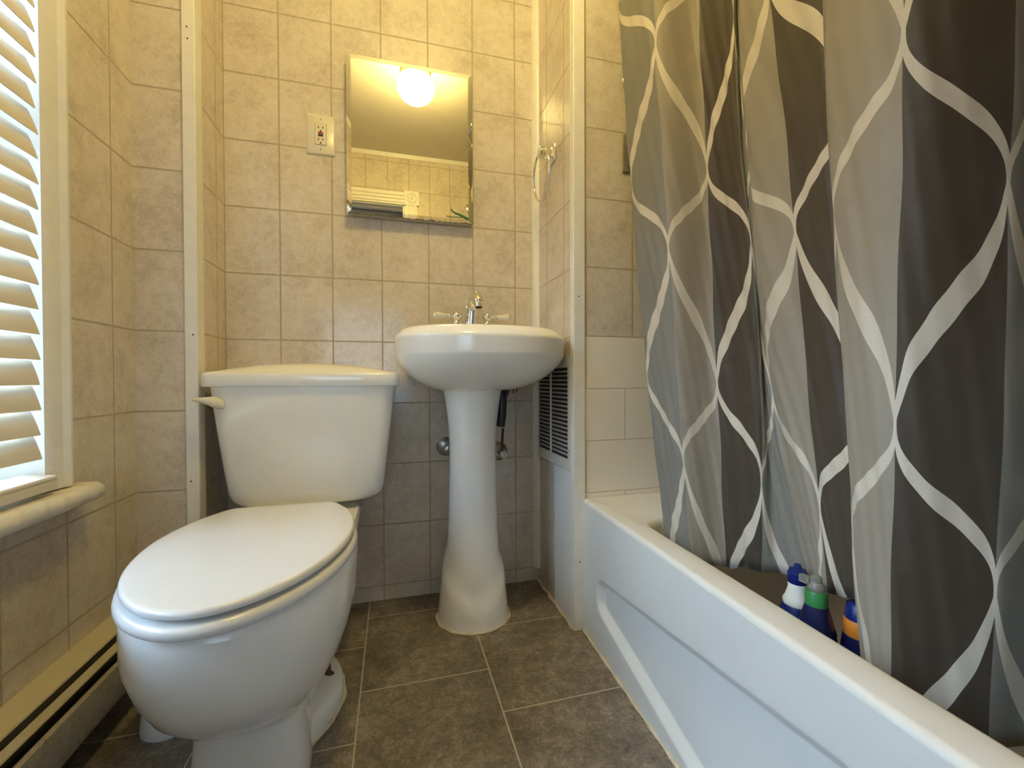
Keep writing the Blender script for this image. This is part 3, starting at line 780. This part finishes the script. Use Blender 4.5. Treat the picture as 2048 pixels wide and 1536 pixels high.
# supply lines behind the pedestal
for i, (x, z, lab) in enumerate(((0.176, 0.513, 'round pipe flange on the wall left of the sink pedestal'), (0.366, 0.487, 'round pipe flange on the wall right of the sink pedestal'))):
    sv_ = thing('supply_valve', (x, YB, z), lab, 'valve', None)
    MB().lathe([(0, 0.033), (0.003, 0.033), (0.010, 0.024), (0.012, 0.011)], (x, YB, z), (0, -1, 0), 26).build('escutcheon', M['pipe'], sv_)
    MB().lathe([(0, 0.009), (0.05, 0.009), (0.052, 0.013), (0.075, 0.013), (0.077, 0.006)], (x, YB - 0.005, z), (0, -1, 0), 16).build('valve_body', M['pipe'], sv_)
    if i == 1:
        MB().tube([(x - 0.004, YB - 0.065, z), (x - 0.003, YB - 0.066, z + 0.04), (x + 0.000, YB - 0.066, z + 0.09)], 0.0045, 10).build('riser', M['rust'], sv_)
hs = thing('supply_hose', (0.352, 1.45, 0.58), 'dark hose and pipe hanging behind the right edge of the sink pedestal', 'hose')
MB().tube([(0.355, 1.452, 0.585), (0.358, 1.45, 0.62), (0.360, 1.45, 0.67), (0.363, 1.45, 0.705), (0.366, 1.45, 0.715)], [0.0155, 0.0175, 0.018, 0.016, 0.010], 14).build('trap_sleeve', M['hose'], hs)
MB().tube([(0.368, 1.443, 0.765), (0.377, 1.440, 0.745), (0.381, 1.440, 0.72), (0.376, 1.440, 0.695), (0.371, 1.440, 0.685)], [0.007, 0.008, 0.008, 0.006, 0.002], 12).build('bent_pipe', M['rust'], hs)
# rust runs on the tile under the basin
rs = MB()
for x, z0, z1, wd in ((0.4215, 0.765, 0.694, 0.0035), (0.4350, 0.760, 0.700, 0.0030), (0.452, 0.765, 0.738, 0.004)):
    rs.loft([[(x - wd * (0.5 + 0.5 * sin(i * 1.9) ** 2), YB - 0.0006, z), (x + wd * (0.5 + 0.5 * cos(i * 1.3) ** 2), YB - 0.0006, z), (x, YB + 0.001, z)] for i, z in enumerate([lerp(z0, z1, q / 6) for q in range(7)])])
rs.box((0.385, YB - 0.0005, 0.7185), (0.447, YB + 0.001, 0.7215))
tag(rs.build('rust_stain', M['rust_stain'], smooth=False), 'brown rust runs on the tile right of the sink pedestal', 'stain')

# ------------------------------------------------------------------ mirror cabinet
MX0, MX1, MZ0, MZ1, MY = -0.1410, 0.2690, 1.2835, 1.7980, 1.4890
mc = thing('mirror_cabinet', ((MX0 + MX1) / 2, YB, MZ0), 'frameless wall mirror with a worn bottom edge above the sink', 'mirror')
box('cabinet_body', (MX0 + 0.004, MY + 0.005, MZ0 + 0.004), (MX1 - 0.004, YB, MZ1 - 0.004), M['steel_body'], mc)
gm = MB()
bv, bd = 0.0145, 0.0017
o4 = [(MX0, MZ0), (MX1, MZ0), (MX1, MZ1), (MX0, MZ1)]; i4 = [(MX0 + bv, MZ0 + bv), (MX1 - bv, MZ0 + bv), (MX1 - bv, MZ1 - bv), (MX0 + bv, MZ1 - bv)]
gm.add([(x, MY + 0.005, z) for x, z in o4] + [(x, MY + bd, z) for x, z in o4] + [(x, MY, z) for x, z in i4],
       [(0, 1, 2, 3)] + [(k, (k + 1) % 4, 4 + (k + 1) % 4, 4 + k) for k in range(4)] + [(4 + k, 4 + (k + 1) % 4, 8 + (k + 1) % 4, 8 + k) for k in range(4)] + [(8, 9, 10, 11)])
gm.build('mirror_glass', M['mirror'], mc, smooth=False)
# black spots where the silvering has gone along the bottom edge
wr = MB(); random.seed(11); x = MX0 + 0.002
pts_t, pts_b = [], []
while x < MX1 - 0.002:
    hgt = 0.0012 + 0.0030 * max(0, random.gauss(0.25, 0.5))
    if x < MX0 + 0.05 or x > MX1 - 0.07: hgt += 0.002 * random.random()
    pts_t.append((x, hgt)); x += random.uniform(0.004, 0.010)
vs, fs = [], []
for i, (x, hgt) in enumerate(pts_t): vs += [(x, MY + bd - 0.0006, MZ0), (x, MY + bd - 0.0005 - hgt * bd / bv, MZ0 + hgt)]
for i in range(len(pts_t) - 1): fs.append((2 * i, 2 * i + 2, 2 * i + 3, 2 * i + 1))
wr.add(vs, fs); wr.build('worn_edge', M['mirror_edge'], mc, smooth=False)
random.seed(5)

# ------------------------------------------------------------------ outlet
ou = thing('wall_outlet', (-0.2212, YB, 1.5393), 'ivory wall outlet with a red test button left of the mirror', 'outlet')
OXc, OZc = -0.2212, 1.5388
pl_ = MB(); 
def orect(hx, hz, y): return [(OXc + sx * hx, y, OZc + sz * hz) for sx, sz in ((-1, -1), (1, -1), (1, 1), (-1, 1))]
pl_.loft([orect(0.0430, 0.0640, YB), orect(0.0430, 0.0640, YB - 0.003), orect(0.0385, 0.0595, YB - 0.0065)])
pl_.build('cover_plate', M['ivory'], ou, smooth=True, bevel=0.002)
fo = MB().box((OXc - 0.0168, YB - 0.0085, OZc - 0.0335), (OXc + 0.0168, YB - 0.006, OZc + 0.0335)).build('receptacle', M['ivory'], ou, bevel=0.0008)
gp = MB().box((OXc - 0.0176, YB - 0.0069, OZc - 0.0343), (OXc + 0.0176, YB - 0.0060, OZc + 0.0343)); gp.build('gap_shadow', M['slot'], ou, smooth=False)
for sgn in (1, -1):
    zc = OZc + (0.0215 if sgn > 0 else -0.0170)
    for dx_, hh in ((-0.0066, 0.0040), (0.0066, 0.0036)):
        MB().box((OXc + dx_ - 0.0013, YB - 0.0088, zc - hh), (OXc + dx_ + 0.0013, YB - 0.0082, zc + hh)).build('slot', M['slot'], fo, smooth=False)
    MB().lathe([(0, 0.0027), (0.0006, 0.0027)], (OXc, YB - 0.0083, zc - 0.0115), (0, -1, 0), 14).build('ground_hole', M['slot'], fo)
MB().box((OXc - 0.0075, YB - 0.0098, OZc + 0.0005), (OXc + 0.0075, YB - 0.0080, OZc + 0.0068)).build('test_button', M['red_button'], fo, bevel=0.0005)
MB().box((OXc - 0.0075, YB - 0.0098, OZc - 0.0072), (OXc + 0.0075, YB - 0.0080, OZc - 0.0010)).build('reset_button', M['black_button'], fo, bevel=0.0005)
for sz in (1, -1):
    s_ = MB().lathe([(0, 0.0028), (0.0008, 0.0022)], (OXc, YB - 0.0064, OZc + sz * 0.0475), (0, -1, 0), 14).build('screw', M['pipe'], ou)

# ------------------------------------------------------------------ towel ring
tr = thing('towel_ring', (XP, 1.352, 1.49), 'chrome towel ring on the tiled partition right of the mirror', 'towel ring')
pm = MB()
prf = [(-0.026, 0.000), (-0.022, 0.0), (0.022, 0.0), (0.026, 0.0)]
def mnt(h, zz, w_): return [(XP - h, 1.350 - w_, zz[0]), (XP - h, 1.350 + w_, zz[0]), (XP - h, 1.350 + w_, zz[1]), (XP - h, 1.350 - w_, zz[1])]
pm.loft([mnt(0.0, (1.465, 1.517), 0.022), mnt(0.007, (1.466, 1.516), 0.021), mnt(0.012, (1.476, 1.506), 0.014), mnt(0.034, (1.480, 1.502), 0.010), mnt(0.037, (1.476, 1.505), 0.014), mnt(0.054, (1.476, 1.505), 0.014)])
pm.build('mount', M['chrome'], tr, bevel=0.003)
RC, RR = (XP - 0.046, 1.347, 1.4135), 0.0765
MB().tube([(RC[0] - 0.005 * cos(2 * pi * k / 48), RC[1] + RR * sin(2 * pi * k / 48), RC[2] + RR * cos(2 * pi * k / 48)) for k in range(49)], 0.0036, 12, False).build('ring', M['chrome'], tr)

# ------------------------------------------------------------------ return-air grille, board and screws on the partition
gr = thing('return_air_grille', (XP, 1.36, 0.64), 'white metal return-air grille with dusty louvers beside the sink', 'grille')
GY0, GY1, GZ0, GZ1 = 1.2065, 1.5005, 0.468, 0.8150
LY0, LY1, LZ0, LZ1 = 1.226, 1.498, 0.502, 0.782
fr_ = MB()
x0, x1 = XP - 0.006, XP
fr_.box((x0, GY0, GZ0), (x1, GY1, LZ0)).box((x0, GY0, LZ1), (x1, GY1, GZ1)).box((x0, GY0, LZ0), (x1, LY0, LZ1)).box((x0, LY1, LZ0), (x1, GY1, LZ1))
fr_.build('frame', M['grille'], gr, bevel=0.0015)
box('duct_back', (XP - 0.0012, LY0, LZ0), (XP - 0.0004, LY1, LZ1), M['duct'], gr)
lo = MB(); nl = 20
for k in range(nl):
    z = LZ0 + 0.006 + (LZ1 - LZ0 - 0.010) * (k + 0.5) / nl
    lo.loft([[(XP - 0.0065, y, z - 0.0022), (XP - 0.0060, y, z - 0.0034), (XP - 0.0012, y, z + 0.0012), (XP - 0.0016, y, z + 0.0020)] for y in (LY0, LY1)])
lo.build('louvers', M['louver'], gr, smooth=False)
MB().box((XP - 0.0085, 1.366, LZ0 - 0.002), (XP - 0.003, 1.374, LZ1 + 0.002)).build('center_bar', M['grille'], gr, bevel=0.001)
for y, z in ((1.2165, 0.745), (1.2150, 0.53)):
    MB().sphere((XP - 0.0062, y, z), 0.0032, 10, 6).build('screw', M['pipe'], gr)
bd_ = box('access_board', (XP - 0.004, 1.2046, 0.004), (XP, 1.345, 0.4655), M['board'], None, 0.0015)
tag(bd_, 'plain light grey painted board under the air grille beside the tub', 'board')

# ------------------------------------------------------------------ bathtub
AX, AY = 0.5405, 1.182
SH = 0.038
tb = thing('bathtub', (AX, AY, 0), 'white alcove bathtub with a recessed apron panel along the right', 'bathtub')
def shx(x, y): return x - SH * (AY - y) * (1 - sstep((x - 0.62) / 0.6))
TY0, TX1, ZD = YF + 0.004, XR - 0.004, 0.392
def shring(r): return [(shx(x, y), y, z) for x, y, z in r]
t = MB()
rc = 0.011
rings = []
# apron top edge rolls into the deck, deck runs to the opening, then down into the tub
YE = AY - 0.002
for a in (0, 22, 45, 68, 90):
    o_ = rc * (1 - cos(radians(a)))
    rings.append(shring(roundrect(AX + o_ * 1.0, TY0, TX1, YE, 0.004, ZD - rc + rc * sin(radians(a)), 10, 24)))
OX0, OX1, OY0, OY1 = 0.607, 1.215, -0.20, 0.962
def opening(g, z, r): return shring(roundrect(OX0 + g, OY0 + g, OX1 - g, OY1 - g, r, z, 10, 24))
rings += [shring(roundrect(lerp(AX + rc, OX0, 0.5), lerp(TY0, OY0, 0.5), lerp(TX1, OX1, 0.5), lerp(YE, OY1, 0.5), 0.025, ZD, 10, 24)), opening(-0.010, ZD, 0.070), opening(-0.004, ZD - 0.002, 0.065), opening(0.002, ZD - 0.007, 0.062), opening(0.006, ZD - 0.018, 0.062), opening(0.02, 0.28, 0.085), opening(0.04, 0.15, 0.09), opening(0.07, 0.095, 0.10), opening(0.12, 0.08, 0.10), opening(0.2, 0.078, 0.08)]
t.loft(rings, cap0=False)
t.build('tub_shell', M['tub'], tb, autos=60)
# apron: a grid whose middle panel is pressed in
ap = MB()
ny, nz = 420, 150
ya = [TY0 + (YE - TY0) * i / ny for i in range(ny + 1)]
za = [ (ZD - rc) * k / nz for k in range(nz + 1)]
PYA, PYB = 1.083, -0.31
def inside(y, z):
    """signed distance inside the flared panel outline, corners rounded"""
    t_ = max(0.0, min(PYA - y, y - PYB)) - 0.02
    d1 = min(PYA - y, y - PYB); d2 = (0.206 + 0.13 * t_) - z; d3 = z - max(0.012, 0.106 - 0.215 * t_)
    r_ = 0.035
    def smin(a, b_): 
        ka, kb = max(r_ - a, 0), max(r_ - b_, 0)
        return max(r_, min(a, b_)) - math.hypot(ka, kb) if (a < r_ and b_ < r_) else min(a, b_)
    return smin(smin(d1, d2), d3)
def press(d):
    """flat 24 mm bevel with slightly softened edges"""
    q = max(0.0, min(1.0, d / 0.026)); e_ = 0.12
    if q < e_: return q * q / (2 * e_)
    if q > 1 - e_: return (1 - e_) - (1 - q) ** 2 / (2 * e_)
    return q - e_ / 2
vs = []
for z in za:
    for y in ya:
        d = inside(y, z)
        x = AX + 0.017 * press(d) / 0.88 if d > 0 else AX
        zz = z
        vs.append((shx(x, y), y, zz))
fs = [(k * (ny + 1) + i, k * (ny + 1) + i + 1, (k + 1) * (ny + 1) + i + 1, (k + 1) * (ny + 1) + i) for k in range(nz) for i in range(ny)]
ap.add(vs, fs)
apo = ap.build('apron', M['tub'], tb, autos=80)
ck = MB().tube([(shx(AX - 0.002, y), y, 0.0025) for y in [TY0 + 0.01 + (YE - TY0 - 0.02) * i / 60 for i in range(61)]], [0.0035 + 0.0015 * sin(i * 2.1) for i in range(61)], 7)
tag(ck.build('caulk_bead', M['caulk'], tb), 'cream caulk line along the floor')

# ------------------------------------------------------------------ bottles in the tub
b1 = thing('cleaner_bottle', (0.700, 0.612, 0.079), 'blue bottle with white neck and blue nozzle cap inside the tub, leftmost of three', 'bottle')
MB().lathe([(0, 0.033), (0.006, 0.036), (0.19, 0.036), (0.225, 0.034), (0.25, 0.028), (0.268, 0.019), (0.275, 0.016)], (0.700, 0.612, 0.079), (0, 0, 1), 30).build('body', M['blue_plastic'], b1, autos=60)
MB().lathe([(0.262, 0.0225), (0.268, 0.0235), (0.276, 0.0195), (0.290, 0.0150), (0.302, 0.0150), (0.304, 0.013)], (0.700, 0.612, 0.079), (0, 0, 1), 28).build('neck', M['white_plastic'], b1, autos=50)
MB().lathe([(0.300, 0.0152), (0.302, 0.0162), (0.318, 0.0158), (0.319, 0.0140), (0.324, 0.0135), (0.326, 0.0065), (0.333, 0.0055), (0.334, 0.003)], (0.700, 0.612, 0.079), (0, 0, 1), 28).build('nozzle_cap', M['blue_plastic'], b1, autos=40)
b2 = thing('spray_bottle', (0.660, 0.543, 0.079), 'dark navy ribbed bottle with a green collar inside the tub, middle of three', 'bottle')
pr = [(0, 0.030), (0.006, 0.033), (0.12, 0.033)]
for k in range(8):
    z = 0.150 + k * 0.014; r = interp(z, [0.12, 0.22, 0.265, 0.300], [0.033, 0.031, 0.026, 0.0175])
    pr += [(z, r), (z + 0.005, r - 0.0005), (z + 0.008, r - 0.0018), (z + 0.011, r - 0.0005)]
pr += [(0.270, 0.0245), (0.285, 0.0205), (0.297, 0.0170), (0.303, 0.0155)]
MB().lathe(pr, (0.660, 0.543, 0.079), (0, 0, 1), 30).build('body', M['navy_plastic'], b2, autos=60)
MB().lathe([(0.300, 0.0150), (0.301, 0.0160), (0.322, 0.0158), (0.324, 0.0145)], (0.660, 0.543, 0.079), (0, 0, 1), 28).build('collar', M['green_plastic'], b2, autos=40)
ncap = MB().lathe([(0.3235, 0.0125), (0.330, 0.0125), (0.334, 0.009), (0.346, 0.008), (0.348, 0.005)], (0.660, 0.543, 0.079), (0, 0, 1), 22)
ncap.box((0.650, 0.549, 0.409), (0.660, 0.567, 0.421))
ncap.build('clear_cap', M['clear_plastic'], b2, bevel=0.001)
b3 = thing('lotion_bottle', (0.708, 0.509, 0.079), 'dark navy bottle with an orange band inside the tub, half behind the curtain', 'bottle')
MB().lathe([(0, 0.027), (0.006, 0.0265), (0.22, 0.0265), (0.245, 0.025), (0.262, 0.023), (0.264, 0.019)], (0.708, 0.509, 0.079), (0, 0, 1), 30).build('body', M['navy_plastic'], b3, autos=50)
MB().lathe([(0.2625, 0.0215), (0.264, 0.0222), (0.287, 0.0215), (0.289, 0.020)], (0.708, 0.509, 0.079), (0, 0, 1), 30).build('band', M['orange_label'], b3, autos=50)
MB().lathe([(0.287, 0.0205), (0.289, 0.0205), (0.310, 0.0180), (0.313, 0.015), (0.314, 0.010)], (0.708, 0.509, 0.079), (0, 0, 1), 30).build('cap', M['blue_plastic'], b3, autos=50)

# ------------------------------------------------------------------ shower curtain, rod, wall fittings
CURT = [
    (0.0, [[0.575, 1.0456], [0.5818, 1.0429], [0.5879, 1.0252], [0.5939, 0.9994], [0.6, 0.974], [0.6091, 0.9553], [0.6183, 0.9342], [0.6251, 0.9167], [0.632, 0.8891]]),
    (1.0, [[0.585, 0.8992], [0.5932, 0.9031], [0.6004, 0.9007], [0.6077, 0.8815], [0.615, 0.863], [0.6221, 0.8529], [0.6293, 0.8429], [0.6346, 0.8305], [0.64, 0.8137]]),
    (2.0, [[0.68, 0.8735], [0.6854, 0.8673], [0.6903, 0.8566], [0.6951, 0.8408], [0.7, 0.8302], [0.7, 0.8176], [0.7, 0.8043], [0.7, 0.7941], [0.7, 0.784]]),
    (2.9, [[0.69, 0.7658], [0.6954, 0.7695], [0.7003, 0.7725], [0.7051, 0.7613], [0.71, 0.7321], [0.7071, 0.7118], [0.7043, 0.7026], [0.7021, 0.7025], [0.7, 0.7032]]),
    (3.5, [[0.708, 0.778], [0.7107, 0.774], [0.7131, 0.7694], [0.7156, 0.7605], [0.718, 0.7313], [0.7229, 0.7167], [0.7277, 0.698], [0.7314, 0.683], [0.735, 0.6678]]),
    (4.1, [[0.706, 0.7698], [0.7082, 0.7641], [0.7101, 0.7579], [0.7121, 0.7405], [0.714, 0.7182], [0.7191, 0.7001], [0.7243, 0.6648], [0.7281, 0.6278], [0.732, 0.5861]]),
    (4.5, [[0.692, 0.7476], [0.6942, 0.7447], [0.6961, 0.7417], [0.6981, 0.7264], [0.7, 0.6964], [0.7034, 0.667], [0.7069, 0.6176], [0.7094, 0.587], [0.712, 0.5642]]),
    (5.0, [[0.68, 0.6986], [0.6854, 0.6856], [0.6903, 0.6697], [0.6951, 0.6405], [0.7, 0.6181], [0.7, 0.6013], [0.7, 0.5792], [0.7, 0.5628], [0.7, 0.5484]]),
    (5.75, [[0.67, 0.5487], [0.6754, 0.5517], [0.6803, 0.5504], [0.6851, 0.5473], [0.69, 0.5373], [0.69, 0.5215], [0.69, 0.5061], [0.69, 0.4976], [0.69, 0.4903]]),
    (6.4, [[0.715, 0.5721], [0.7177, 0.5719], [0.7201, 0.5681], [0.7226, 0.5621], [0.725, 0.5489], [0.7221, 0.5319], [0.7193, 0.5154], [0.7171, 0.5055], [0.715, 0.4963]]),
    (7.0, [[0.64, 0.5268], [0.6441, 0.5288], [0.6477, 0.5271], [0.6514, 0.5236], [0.655, 0.514], [0.6564, 0.5015], [0.6579, 0.4891], [0.6589, 0.4815], [0.66, 0.4688]]),
    (8.0, [[0.6, 0.3872], [0.6054, 0.389], [0.6103, 0.3908], [0.6151, 0.3942], [0.62, 0.3995], [0.6214, 0.4041], [0.6229, 0.4071], [0.6239, 0.4093], [0.625, 0.4113]]),
    (9.0, [[0.68, 0.3242], [0.6854, 0.3249], [0.6903, 0.3254], [0.6951, 0.3298], [0.7, 0.3385], [0.6971, 0.3386], [0.6943, 0.3405], [0.6921, 0.3446], [0.69, 0.3472]]),
    (9.6, [[0.745, 0.330]] * 9), (10.2, [[0.70, 0.265]] * 9), (11.0, [[0.635, 0.205]] * 9), (12.0, [[0.640, 0.115]] * 9), (12.6, [[0.74, 0.125]] * 9),
    (13.2, [[0.72, 0.045]] * 9), (14.0, [[0.630, 0.0]] * 9), (15.0, [[0.635, -0.095]] * 9), (15.6, [[0.74, -0.10]] * 9), (16.2, [[0.71, -0.18]] * 9), (17.0, [[0.63, -0.25]] * 9), (18.0, [[0.65, -0.33]] * 9),
]
CZ = [2.03, 1.75, 1.5, 1.25, 1.0, 0.8, 0.6, 0.45, 0.3]
HEM = ([0, 2.2, 2.6, 3.7, 4.3, 5.0, 5.75, 6.86, 7.0, 18], [0.330, 0.335, 0.358, 0.365, 0.376, 0.386, 0.408, 0.410, 0.30, 0.30])
us = [c[0] for c in CURT]
def curt_xy(u, z):
    zz = CZ[::-1]
    xs_, ys_ = [], []
    for _, row in CURT:
        r = row[::-1]
        x, y = interp(z, zz, [p[0] for p in r]), interp(z, zz, [p[1] for p in r])
        k = sstep((z - 1.78) / 0.25) * 0.65
        xs_.append(lerp(x, 0.592, k)); ys_.append(y)
    return smooth_interp(u, us, xs_), smooth_interp(u, us, ys_)
NU, NZ = 430, 84
vs, uvs, fs = [], [], []
for j in range(NZ + 1):
    for i in range(NU + 1):
        u = 18.0 * i / NU
        h0 = interp(u, *HEM); z = lerp(2.035, h0, j / NZ)
        x, y = curt_xy(u, z)
        # small creases in the cloth
        x += 0.0022 * sin(u * 9.1 + z * 7.3) * sin(z * 11.0 + u * 2.3) + 0.0012 * sin(u * 23 + z * 31)
        vs.append((x, y, z))
        uvs.append((u, (z - (1.250 - 0.0083 * u)) / 0.49))
for j in range(NZ):
    for i in range(NU):
        a = j * (NU + 1) + i
        fs.append((a, a + 1, a + NU + 2, a + NU + 1))
me = bpy.data.meshes.new('shower_curtain'); me.from_pydata(vs, [], fs); me.update()
ul = me.uv_layers.new(name='UVMap')
for lp in me.loops: ul.data[lp.index].uv = uvs[lp.vertex_index]
cu = link('shower_curtain', me, M['curtain'], None, True)
tag(cu, 'fabric shower curtain with grey, taupe and brown stripes under a pale ogee lattice', 'shower curtain')
sd = cu.modifiers.new('cloth', 'SOLIDIFY'); sd.thickness = 0.0009; sd.offset = 0
RX, RZ = 0.592, 2.085
rd = thing('curtain_rod', (RX, 0.4, RZ), 'chrome curtain rod along the top of the shower curtain', 'curtain rod')
MB().tube([(RX, YF, RZ), (RX, YT, RZ)], 0.0125, 20).build('rod', M['chrome'], rd)
for y, d in ((YF, 1), (YT, -1)):
    MB().lathe([(0, 0.040), (0.004, 0.040), (0.010, 0.030), (0.012, 0.020), (0.025, 0.017)], (RX, y, RZ), (0, d, 0), 28).build('flange', M['chrome'], rd)
for k in range(12):
    u = 0.4 + 17.2 * k / 11; x, y = curt_xy(u, 2.03)
    rg = MB().tube([(RX + 0.0155 * cos(a), y + (x - RX) * 0, RZ - 0.0005 + 0.0155 * sin(a)) for a in [2 * pi * q / 20 for q in range(21)]] , 0.0016, 8, False)
    rg.tube([(RX, y, RZ - 0.0155), (lerp(RX, x, .5), y, RZ - 0.035), (x, y, 2.028)], 0.0016, 8)
    tag(rg.build('curtain_ring', M['chrome']), 'chrome ring holding the shower curtain on its rod', 'curtain ring', 'curtain rings')
sdh = thing('soap_dish', (0.735, YT, 1.43), 'grimy grey soap dish set in the tub wall at the curtain edge', 'soap dish')
MB().box((0.672, YT - 0.006, 1.372), (0.800, YT, 1.486)).build('back_plate', M['soap'], sdh, bevel=0.003)
led = MB()
led.loft([[(x, YT - 0.006 - d * k, z) for k, z in ((0, 1.388), (1, 1.392), (1.05, 1.410), (0.92, 1.412), (0.85, 1.402), (0, 1.400))] for x, d in ((0.690, 0.02), (0.700, 0.045), (0.735, 0.055), (0.770, 0.045), (0.782, 0.02))])
led.build('tray', M['soap'], sdh, autos=40)
shv = thing('shower_fitting', (0.705, YT, 1.645), 'chrome shower fitting on the tub wall peeking past the curtain edge', 'shower fitting')
MB().lathe([(0, 0.040), (0.004, 0.040), (0.012, 0.028), (0.014, 0.016), (0.05, 0.014), (0.052, 0.020), (0.075, 0.022), (0.08, 0.016)], (0.712, YT, 1.645), (0, -1, 0), 28).build('valve', M['chrome'], shv)
MB().tube([(0.705, YT - 0.065, 1.645), (0.688, YT - 0.068, 1.650), (0.672, YT - 0.070, 1.660)], [0.006, 0.006, 0.008], 12).build('handle', M['chrome'], shv)

# teal wall ornament above and beside the doorway (seen in the mirror)
orn = thing('wall_ornament', (0.50, YF, 2.03), 'small teal wavy sea-creature shaped ornament on the wall, seen in the mirror', 'ornament')
path = [(0.4388, 2.072), (0.450, 2.055), (0.4725, 2.040), (0.50, 2.0345), (0.531, 2.021), (0.567, 2.004), (0.585, 1.998)]
o1 = MB().tube([(x, YF + 0.007, z) for x, z in path], [0.0025, 0.005, 0.0065, 0.0065, 0.0085, 0.010, 0.006], 12)
o1.add([(0.4388, YF + 0.004, 2.085), (0.446, YF + 0.004, 2.066), (0.436, YF + 0.004, 2.050), (0.4375, YF + 0.004, 2.066), (0.4388, YF + 0.010, 2.085), (0.446, YF + 0.010, 2.066), (0.436, YF + 0.010, 2.050), (0.4375, YF + 0.010, 2.066)],
       [(3, 2, 1, 0), (4, 5, 6, 7), (0, 1, 5, 4), (1, 2, 6, 5), (2, 3, 7, 6), (3, 0, 4, 7)])
o1.build('body', M['teal'], orn, autos=50)
MB().tube([(0.398, YF + 0.004, 2.020), (0.410, YF + 0.004, 2.010), (0.430, YF + 0.004, 2.008), (0.47, YF + 0.004, 2.012), (0.508, YF + 0.004, 2.012), (0.525, YF + 0.004, 2.018)], [0.0015, 0.0025, 0.0025, 0.0022, 0.0025, 0.002], 8).tube([(0.428, YF + 0.004, 2.008), (0.437, YF + 0.004, 2.024)], [0.0025, 0.0012], 8).build('tail', M['teal'], orn)

# ------------------------------------------------------------------ ceiling light
LX, LY, LZ = 0.125, 0.607, 2.300
cl = thing('ceiling_light', (LX, LY, ZC), 'round globe ceiling light glowing warm yellow in the mirror', 'ceiling light')
MB().lathe([(0, 0.072), (0.012, 0.072), (0.020, 0.078), (0.050, 0.078), (0.054, 0.082), (0.060, 0.082), (0.064, 0.078), (0.088, 0.076), (0.090, 0.071)], (LX, LY, ZC), (0, 0, -1), 40).build('fitter', M['brass'], cl, autos=40)
gb = MB().lathe([(-0.080, 0.002), (-0.077, 0.028), (-0.066, 0.055), (-0.047, 0.079), (-0.020, 0.0945), (0.006, 0.0975), (0.030, 0.092), (0.048, 0.081), (0.056, 0.072), (0.062, 0.070)], (LX, LY, LZ), (0, 0, 1), 44)
gb.build('globe', M['globe'], cl, autos=70)
